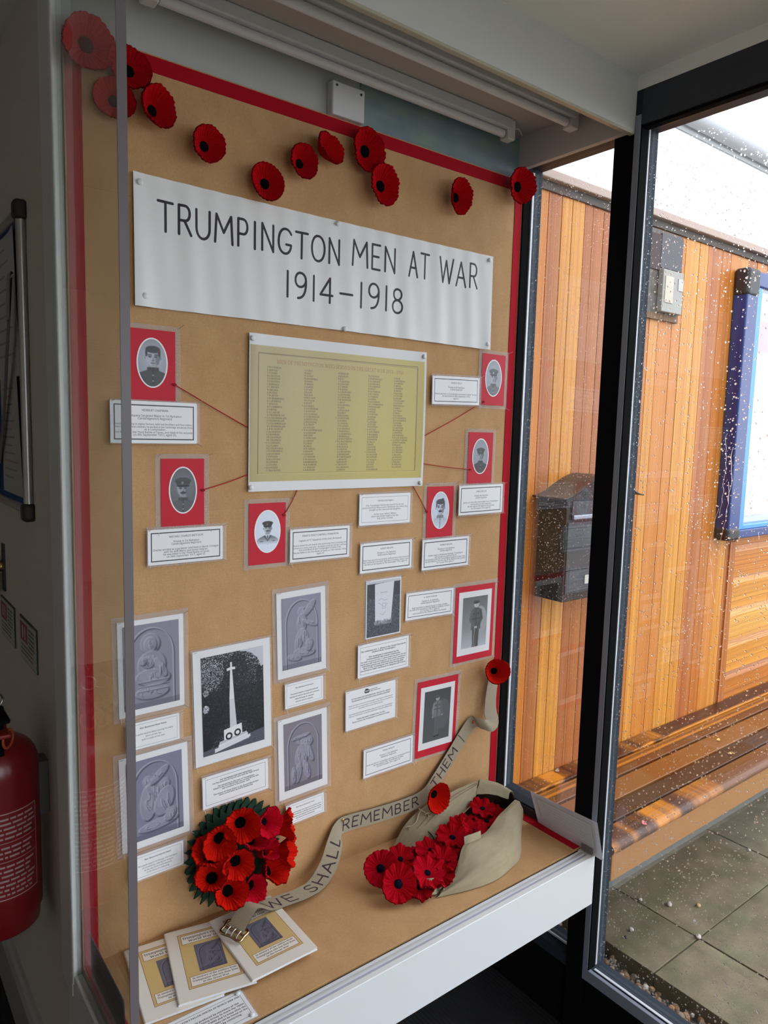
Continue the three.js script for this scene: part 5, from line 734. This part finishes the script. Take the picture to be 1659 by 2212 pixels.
// ---------------------------------------------------------------- webbing strap
{
  const C = [[0.963, 0.335, 0.01], [0.953, 0.288, 0.012], [0.948, 0.25, 0.016], [0.946, 0.224, 0.026], [0.927, 0.219, 0.032], [0.907, 0.226, 0.02], [0.894, 0.222, 0.005], [0.832, 0.158, 0.006], [0.785, 0.112, 0.008], [0.755, 0.087, 0.008], [0.71, 0.078, 0.008], [0.62, 0.08, 0.006], [0.535, 0.087, 0.006], [0.511, 0.083, 0.01], [0.497, 0.062, 0.018], [0.472, 0.032, 0.034], [0.434, 0.014, 0.051], [0.392, 0.014, 0.06], [0.35, 0.018, 0.062], [0.31, 0.024, 0.064], [0.28, 0.042, 0.068], [0.26, 0.036, 0.076], [0.24, 0.0235, 0.087]];
  const B = [[1, 0, 0], [1, -0.05, 0], [1, 0, 0.1], [0.9, -0.3, 0.3], [0.5, -0.8, 0.25], [0.5, -0.86, 0.1], [0.6, -0.78, 0], [0.7, -0.71, 0], [0.66, -0.75, 0], [0.4, -0.9, 0], [0.05, -1, 0], [0.02, -1, 0], [-0.1, -1, 0], [0.25, -0.95, 0.15], [0.75, -0.55, 0.3], [0.82, -0.3, 0.5], [0.6, -0.12, 0.78], [0.42, -0.1, 0.9], [0.4, -0.1, 0.92], [0.38, -0.12, 0.92], [0.36, -0.05, 0.94], [0.34, 0, 0.94], [0.32, 0, 0.95]];
  const half = 0.0185, L = [0]; for (let i = 1; i <= 240; i++) L.push(L[i - 1] + V(...crAt(C, i / 240)).distanceTo(V(...crAt(C, (i - 1) / 240)))); const len = L[240], sOf = (k) => L[Math.round((k / 22) * 240)];
  const map = canvasTex(2048, 84, (x, w, h) => {
    x.fillStyle = '#aa9f87'; x.fillRect(0, 0, w, h); for (let i = 0; i < 9000; i++) { x.globalAlpha = 0.08; x.fillStyle = i % 2 ? '#d8cfb8' : '#4a4238'; x.fillRect(rr(0, w), rr(0, h), 3, 2); } x.globalAlpha = 1;
    x.strokeStyle = '#3a2a30'; const px = (k) => w * (1 - sOf(k) / len), put = (t, a, b) => handText(x, t, px(a), px(b), 0.2 * h, 0.6 * h, 6.5);
    put('WE', 19.1, 17.4); put('SHALL', 16.7, 13.6); put('REMEMBER', 12.3, 9.6); put('THEM', 8.3, 6.75);
    x.strokeStyle = '#2a2020'; x.lineWidth = 4; const q = px(6.55); x.beginPath(); x.moveTo(q, 8); x.lineTo(q + 3, h - 8); x.stroke();
  });
  const t = thing('webbing_strap', 'grey-brown webbing strap lettered WE SHALL REMEMBER THEM curling down to the shelf', 'strap', [0, 0, 0.003]);
  // u runs from the buckle (0) to the top (1) so that the lettering reads upwards
  part('webbing', sheet((u, v) => { let lo = 0; const s = (1 - u) * len; while (lo < 239 && L[lo + 1] < s) lo++; const k = (lo + (s - L[lo]) / Math.max(1e-9, L[lo + 1] - L[lo])) / 240, c = crAt(C, k), b = V(...crAt(B, k)).normalize().multiplyScalar(half * (1 - 2 * v)); return [c[0] + b.x, c[1] + b.y, c[2] + b.z]; }, 240, 6, 0.0016), M('#ffffff', 0.85, { map, bumpMap: rep(weaveBump, 30, 2), bumpScale: 0.0003 }), t);
  const stud = new THREE.SphereGeometry(0.0035, 12, 8);
  part('stud', stud, mBrass, t, [0.523, 0.1, 0.009]).scale.z = 0.5; part('stud', stud, M([0.6, 0.18, 0.06], 0.35, { metalness: 0.8 }), t, [0.898, 0.227, 0.01]).scale.z = 0.6;
  // brass buckle
  const bk = new THREE.Group(); bk.name = 'buckle_frame'; bk.position.y = 0.0085; t.add(bk); const A = [0.238, 0.014, 0.06], Bk = [0.252, 0.015, 0.108], D = [0.23, 0.013, 0.119], E2 = [0.214, 0.012, 0.076];
  part('rim', tube([A, [0.245, 0.015, 0.085], Bk, [0.241, 0.014, 0.114], D, [0.222, 0.013, 0.098], E2, [0.226, 0.013, 0.068]], 0.0026, 80, 8, true), mBuckle, bk);
  part('bar', rod([0.226, 0.013, 0.07], [0.242, 0.014, 0.112], 0.0022, 8), mBuckle, bk);
  for (const f of [0.2, 0.5, 0.8]) { const x = 0.222 + f * 0.016, z = 0.077 + f * 0.036; part('prong', tube([[x + 0.009, 0.014, z - 0.003], [x + 0.004, 0.02, z], [x - 0.004, 0.018, z + 0.003], [x - 0.008, 0.014, z + 0.005]], 0.0014, 14, 6), mSteel, bk); }
}
// ---------------------------------------------------------------- booklets on the shelf
{
  const cover = canvasTex(512, 724, (x, w, h) => {
    x.fillStyle = '#ece6da'; x.fillRect(0, 0, w, h); x.fillStyle = '#d9bb7c'; x.fillRect(78, 62, 372, 560); x.strokeStyle = '#6d4a30'; x.lineWidth = 3; x.strokeRect(78, 62, 372, 560);
    x.fillStyle = '#f1ece2'; x.fillRect(98, 82, 332, 92); x.fillRect(98, 512, 332, 92); x.strokeRect(98, 82, 332, 92); x.strokeRect(98, 512, 332, 92);
    x.fillStyle = '#3a3236'; x.textAlign = 'center'; x.font = 'bold 30px serif'; x.fillText("Trumpington's Fallen of", w / 2 + 8, 122, 310); x.fillText('World War One', w / 2 + 8, 158); x.font = 'bold 21px serif'; x.fillText('In memory of the soldiers from', w / 2 + 8, 538, 300); x.fillText('Trumpington who lost their lives', w / 2 + 8, 564, 310); x.fillText('in the Great War', w / 2 + 8, 590);
  });
  const relief = canvasTex(256, 384, (x, w, h) => { paintRelief(x, w, h, 2); x.globalAlpha = 0.35; x.fillStyle = '#1c2028'; x.fillRect(0, 0, w, h); x.globalAlpha = 1; });
  const cm = print(cover, { clearcoat: 0.1 });
  const list = [[0.1165, 0.001, 0.1035, 8, 'cream booklet at the left of the three, partly under the middle one'], [0.1775, 0.0062, 0.1115, 13.5, 'cream booklet in the middle of the overlapping three'], [0.2745, 0.0118, 0.1225, 0.6, 'cream booklet at the right of the three, under the strap buckle']];
  for (const [x, y, z, deg, lab] of list) {
    const t = thing('booklet', lab, 'booklet', [x, y, z], 'cream memorial booklets fanned on the shelf'); t.rotation.y = (-deg * Math.PI) / 180; const w = 0.124, h = 0.174, tilt = lab.includes('left') ? 0.004 : 0.02; t.rotation.z = tilt;
    const g = new THREE.BoxGeometry(w, 0.0006, h); part('cover', g, cm, t, [0, 0.0042, 0]); part('pages', bx(-w / 2 + 0.001, w / 2 - 0.001, 0.0006, 0.0039, -h / 2 + 0.001, h / 2 - 0.001), M([0.78, 0.8, 0.84], 0.7), t); part('back_cover', bx(-w / 2, w / 2, 0, 0.0006, -h / 2, h / 2), mPaper, t);
    part('spine', new THREE.CylinderGeometry(0.0022, 0.0022, h, 10, 1).rotateX(Math.PI / 2).translate(-w / 2, 0.0022, 0), mPaper, t); part('relief_picture', flat(0.046, 0.066, 0.0003).rotateX(-Math.PI / 2), print(relief), t, [0.003, 0.0047, -0.004]);
  }
  const info = textTex(760, 350, ["TRUMPINGTON'S FALLEN HEROES OF WORLD WAR ONE", '', 'This booklet was produced by members of the', 'Trumpington Local History Group to mark the 100th', 'anniversary of the start of WWI and to keep alive the', 'memory of those who died. Copies can be found on the', 'Group website or obtained by contacting', '01223 701733'], { border: 3, size: 27, top: 0.06, bottom: 0.02, bold: true });
  const t = thing('information_card', 'white printed card with clear pins lying on the shelf front below the booklets', 'card', [0.124, 0.0012, 0.231]); t.rotation.y = -0.02;
  part('laminate_sleeve', bx(-0.07, 0.07, -0.0006, -0.0002, -0.035, 0.035), mSleeve, t); part('printed_card', flat(0.135, 0.064).rotateX(-Math.PI / 2), print(info), t);
  for (const [a, b] of [[0.06, -0.026], [0.06, 0.026], [-0.06, -0.026], [-0.06, 0.026]]) part('drawing_pin', new THREE.SphereGeometry(0.0042, 12, 8).scale(1, 0.5, 1), mTack, t, [a, 0.0012, b]);
}
// laminated cards standing at both ends, printed sides facing out through the glass
{
  const t = thing('window_card', 'greyish laminated card leaning at the window end of the shelf, seen from the back', 'card');
  const q = (u, v, k, d) => { const z = 0.1365 + k + u * (0.182 - 2 * k), y = 0.002 + k * 0.5 + v * (0.078 - k); return [0.9965 - 0.018 * v * (1 - 0.2 * u) - d - 0.004 * u * v, y - 0.004 * u + 0.012 * u * v, z + 0.008 * (1 - v) - 0.006 * (1 - u) * v]; };
  part('laminate_sleeve', sheet((u, v) => q(u, v, 0, 0), 12, 8, 0.0006), M([0.74, 0.72, 0.78], 0.8, { transmission: 0.3, thickness: 0 }), t);
  part('printed_card', sheet((u, v) => q(u, v, 0.011, 0.0007), 12, 8, 0.0005), M('#ffffff', 0.8, { transmission: 0.3, thickness: 0, map: canvasTex(512, 200, (x, w, h) => { x.fillStyle = '#e2e5ea'; x.fillRect(0, 0, w, h); x.strokeStyle = '#c0c4cc'; x.lineWidth = 6; x.strokeRect(16, 14, w - 32, h - 28); x.globalAlpha = 0.12; x.fillStyle = '#5a5e66'; for (let i = 0; i < 7; i++) x.fillRect(50 + (i % 3) * 14, 34 + i * 20, w - 110 - (i % 3) * 40, 5); }) }), t);
  part('clip', bx(0.9905, 0.9925, 0.0, 0.016, 0.272, 0.302, 0.0008), M([0.16, 0.13, 0.135], 0.4), t);
  const l = thing('window_card', 'dark laminated card standing behind the left glass end, seen from the back', 'card');
  part('laminate_sleeve', bx(0.003, 0.0036, 0.001, 0.088, 0.035, 0.215, 0.0002), M([0.4, 0.38, 0.4], 0.25, { transparent: true, opacity: 0.55 }), l);
  part('printed_card', bx(0.0037, 0.0042, 0.008, 0.083, 0.046, 0.208), M('#ffffff', 0.5, { map: canvasTex(512, 200, (x, w, h) => { x.fillStyle = '#565c6a'; x.fillRect(0, 0, w, h); x.globalAlpha = 0.4; x.fillStyle = '#2c303c'; for (let i = 0; i < 8; i++) x.fillRect(40 + (i % 3) * 20, 22 + i * 20, w - 90 - (i % 3) * 44, 6); }) }), l);
  for (const o of l.children) { o.rotation.z = 0.03; }
}
// ---------------------------------------------------------------- left wall
{
  const XW = -0.006;
  const b = thing('wall_board', 'aluminium framed blue felt pinboard on the left wall', 'board');
  const z1 = -0.245, z0 = -0.86, y0 = 0.752, y1 = 1.285;
  part('felt_panel', bx(XW - 0.008, XW, y0, y1, z0, z1), M([0.012, 0.06, 0.2], 0.9), b);
  const bar = new THREE.CylinderGeometry(0.0095, 0.0095, y1 - y0 - 0.03, 16).scale(0.9, 1, 1); part('frame_bar', bar, mAlu, b, [XW - 0.008, (y0 + y1) / 2, z1]); part('frame_bar', bar, mAlu, b, [XW - 0.008, (y0 + y1) / 2, z0]);
  const hb = new THREE.CylinderGeometry(0.009, 0.009, z1 - z0 - 0.03, 16).rotateX(Math.PI / 2); for (const y of [y0 + 0.003, y1 - 0.003]) part('frame_bar', hb, mAlu, b, [XW - 0.008, y, (z0 + z1) / 2]);
  for (const y of [y0, y1]) for (const z of [z0, z1]) part('corner_cap', new RoundedBoxGeometry(0.024, 0.034, 0.028, 3, 0.008), M([0.02, 0.017, 0.016], 0.5), b, [XW - 0.009, y, z]);
  const note = (lab, ya, yb, za, zb, tone, dx = 0, lines = 9) => tag(part('pinned_paper', sheet((u, v) => [XW - 0.0095 - dx - 0.006 * Math.exp(-Math.pow((u - 1) / 0.2, 2)) * v, ya + v * (yb - ya), za + u * (zb - za)], 14, 8, 0.0005), M('#ffffff', 0.7, { map: canvasTex(256, 384, (x, w, h) => { x.fillStyle = tone; x.fillRect(0, 0, w, h); x.globalAlpha = 0.5; for (let i = 0; i < lines; i++) { x.fillStyle = i % 4 === 1 ? '#a06a50' : '#6a6a70'; x.fillRect(30, 30 + i * (h - 60) / lines, rr(90, 190), 6); } }) }), scene), lab, 'paper');
  note('white sheet pinned at the top of the blue pinboard on the left wall', 1.0, 1.265, -0.5, -0.275, '#b9babd'); note('white form pinned low on the blue pinboard on the left wall', 0.776, 1.0, -0.46, -0.275, '#b6b4ad', 0.0006, 12);
  note('grey sheet at far left edge of the blue pinboard, partly out of frame', 0.77, 1.26, -0.78, -0.505, '#a4a6ac', 0.001, 14);
  const r = thing('lanyard', 'grey ribbon lanyard hanging slantwise across the pinboard papers', 'lanyard');
  part('ribbon', patch([[[XW - 0.022, 1.17, -0.254], [XW - 0.022, 1.17, -0.274]], [[XW - 0.024, 1.06, -0.29], [XW - 0.024, 1.06, -0.315]], [[XW - 0.018, 0.95, -0.37], [XW - 0.018, 0.95, -0.395]], [[XW - 0.014, 0.83, -0.46], [XW - 0.014, 0.83, -0.49]]], 4, 30, 0.001), M([0.16, 0.15, 0.19], 0.6), r);
  part('loop', patch([[[XW - 0.02, 1.178, -0.252], [XW - 0.02, 1.178, -0.276]], [[XW - 0.026, 1.172, -0.25], [XW - 0.026, 1.172, -0.28]], [[XW - 0.025, 1.1, -0.272], [XW - 0.025, 1.1, -0.3]]], 4, 16, 0.001), M([0.3, 0.29, 0.3], 0.6), r);
  // key hook with hanging strip
  const h = thing('key_hook', 'small brass hook holding a dark narrow strip on the left wall below pinboard', 'hook');
  part('strip', bx(XW - 0.004, XW, 0.548, 0.652, -0.552, -0.53), M([0.1, 0.09, 0.12], 0.7, { map: rep(blotch, 2) }), h); part('knob', new THREE.SphereGeometry(0.012, 16, 12).scale(0.8, 1, 1), mBrass, h, [XW - 0.008, 0.603, -0.54]); part('arm', rod([XW - 0.01, 0.6, -0.545], [XW - 0.03, 0.596, -0.59], 0.005, 8), M([0.06, 0.045, 0.03], 0.4, { metalness: 0.8 }), h);
  const y = thing('yellow_tag', 'fluorescent yellow fabric tag hanging beside the key hook, cut by frame edge', 'tag');
  part('fabric', patch([[[XW - 0.014, 0.582, -0.58], [XW - 0.018, 0.585, -0.62], [XW - 0.014, 0.58, -0.68]], [[XW - 0.016, 0.56, -0.562], [XW - 0.024, 0.555, -0.61], [XW - 0.016, 0.55, -0.68]], [[XW - 0.014, 0.536, -0.58], [XW - 0.018, 0.53, -0.63], [XW - 0.014, 0.53, -0.68]]], 14, 10, 0.002), M([0.5, 0.75, 0.0], 0.7), y);
  const sign = (lab, za, zb, ya, yb) => { const s = thing('safety_sign', lab, 'sign'); part('plate', bx(XW - 0.003, XW, ya, yb, za, zb, 0.0008), M([0.05, 0.05, 0.045], 0.5), s);
    const face = new THREE.BoxGeometry(zb - za - 0.006, yb - ya - 0.006, 0.0008).rotateY(-Math.PI / 2); part('face', face, M('#ffffff', 0.5, { map: canvasTex(160, 128, (x, w, hh) => { x.fillStyle = '#b6bcae'; x.fillRect(0, 0, w, hh); x.fillStyle = '#8c2a26'; x.fillRect(6, 10, 74, 60); x.fillStyle = '#d8d4cc'; x.fillRect(26, 20, 10, 40); x.fillRect(50, 20, 8, 40); x.fillStyle = '#4c6a52'; for (let i = 0; i < 5; i++) x.fillRect(88, 14 + i * 13, 58, 7); x.fillStyle = '#7a5a4c'; for (let i = 0; i < 3; i++) x.fillRect(10, 80 + i * 13, 120, 6); }) }), s, [XW - 0.0034, (ya + yb) / 2, (za + zb) / 2]); };
  sign('small red and green extinguisher sign on left wall, nearer the case', -0.385, -0.24, 0.443, 0.53); sign('small red and green extinguisher sign on left wall, the farther one', -0.585, -0.44, 0.443, 0.53);
  // fire extinguisher
  const e = thing('fire_extinguisher', 'red fire extinguisher hanging on the left wall with a printed instruction label', 'fire extinguisher', [-0.09, 0, -0.2]);
  const red = M([0.22, 0.003, 0.006], 0.35, { clearcoat: 0.5, clearcoatRoughness: 0.2 }), R = 0.07, yb = 0.005, yt = 0.31;
  part('body', new THREE.LatheGeometry([[0, yb], [R * 0.86, yb], [R * 0.93, yb + 0.004], [R * 0.95, yb + 0.03], [R, yb + 0.032], [R, yb + 0.06], [R * 1.006, yb + 0.062], [R, yb + 0.064], [R, yt - 0.012], [R * 0.995, yt - 0.003], [R * 0.975, yt + 0.007], [R * 0.93, yt + 0.017], [R * 0.86, yt + 0.026], [R * 0.76, yt + 0.034], [R * 0.63, yt + 0.041], [R * 0.48, yt + 0.046], [R * 0.33, yt + 0.05], [R * 0.28, yt + 0.062], [0, yt + 0.062]].map((p) => new THREE.Vector2(...p)), 48), red, e);
  const lab = new THREE.CylinderGeometry(R + 0.0006, R + 0.0006, 0.165, 40, 1, true, -1.5, 2.4); part('instruction_label', lab, M('#ffffff', 0.4, { side: THREE.DoubleSide, map: canvasTex(512, 400, (x, w, h) => { x.fillStyle = '#8a1c22'; x.fillRect(0, 0, w, h); x.strokeStyle = '#cdbdb8'; x.lineWidth = 4; x.strokeRect(12, 10, w - 24, h - 20); x.fillStyle = '#b8a09c'; for (let i = 0; i < 17; i++) { if (i === 5 || i === 9) { x.fillRect(12, 32 + i * 21, w - 24, 3); continue; } for (let q = 24; q < w - 60; ) { const l = rr(14, 60); x.fillRect(q, 30 + i * 21, l, 9); q += l + 8; } } }) }), e, [0, 0.165, 0]);
  part('valve', new THREE.CylinderGeometry(0.016, 0.02, 0.04, 20), mBlack, e, [0, yt + 0.08, 0]); part('lever', bx(-0.014, 0.014, yt + 0.095, yt + 0.104, -0.03, 0.075, 0.004), mBlack, e); part('handle', bx(-0.013, 0.013, yt + 0.072, yt + 0.08, -0.02, 0.082, 0.003), M([0.3, 0.02, 0.015], 0.4), e); part('handle_post', bx(-0.006, 0.006, yt + 0.02, yt + 0.1, 0.045, 0.055, 0.002), mBlack, e);
  part('safety_ring', new THREE.TorusGeometry(0.016, 0.0022, 8, 28).rotateY(0.9), M([0.5, 0.08, 0.02], 0.4), e, [0.012, yt + 0.062, 0.055]); part('pull_pin', new THREE.TorusGeometry(0.013, 0.0018, 8, 24).rotateY(0.4), mSteel, e, [0, yt + 0.122, 0.022]);
  part('hose', tube([[-0.02, yt + 0.07, -0.01], [-0.06, yt + 0.05, -0.02], [-0.08, yt - 0.06, -0.03], [-0.078, 0.12, -0.03]], 0.009, 30, 10), mBlack, e); part('wall_bracket', bx(0.062, 0.084, 0.2, 0.3, -0.02, 0.02, 0.002), M([0.1, 0.09, 0.09], 0.4), e);
}
renderer.render(scene, camera);
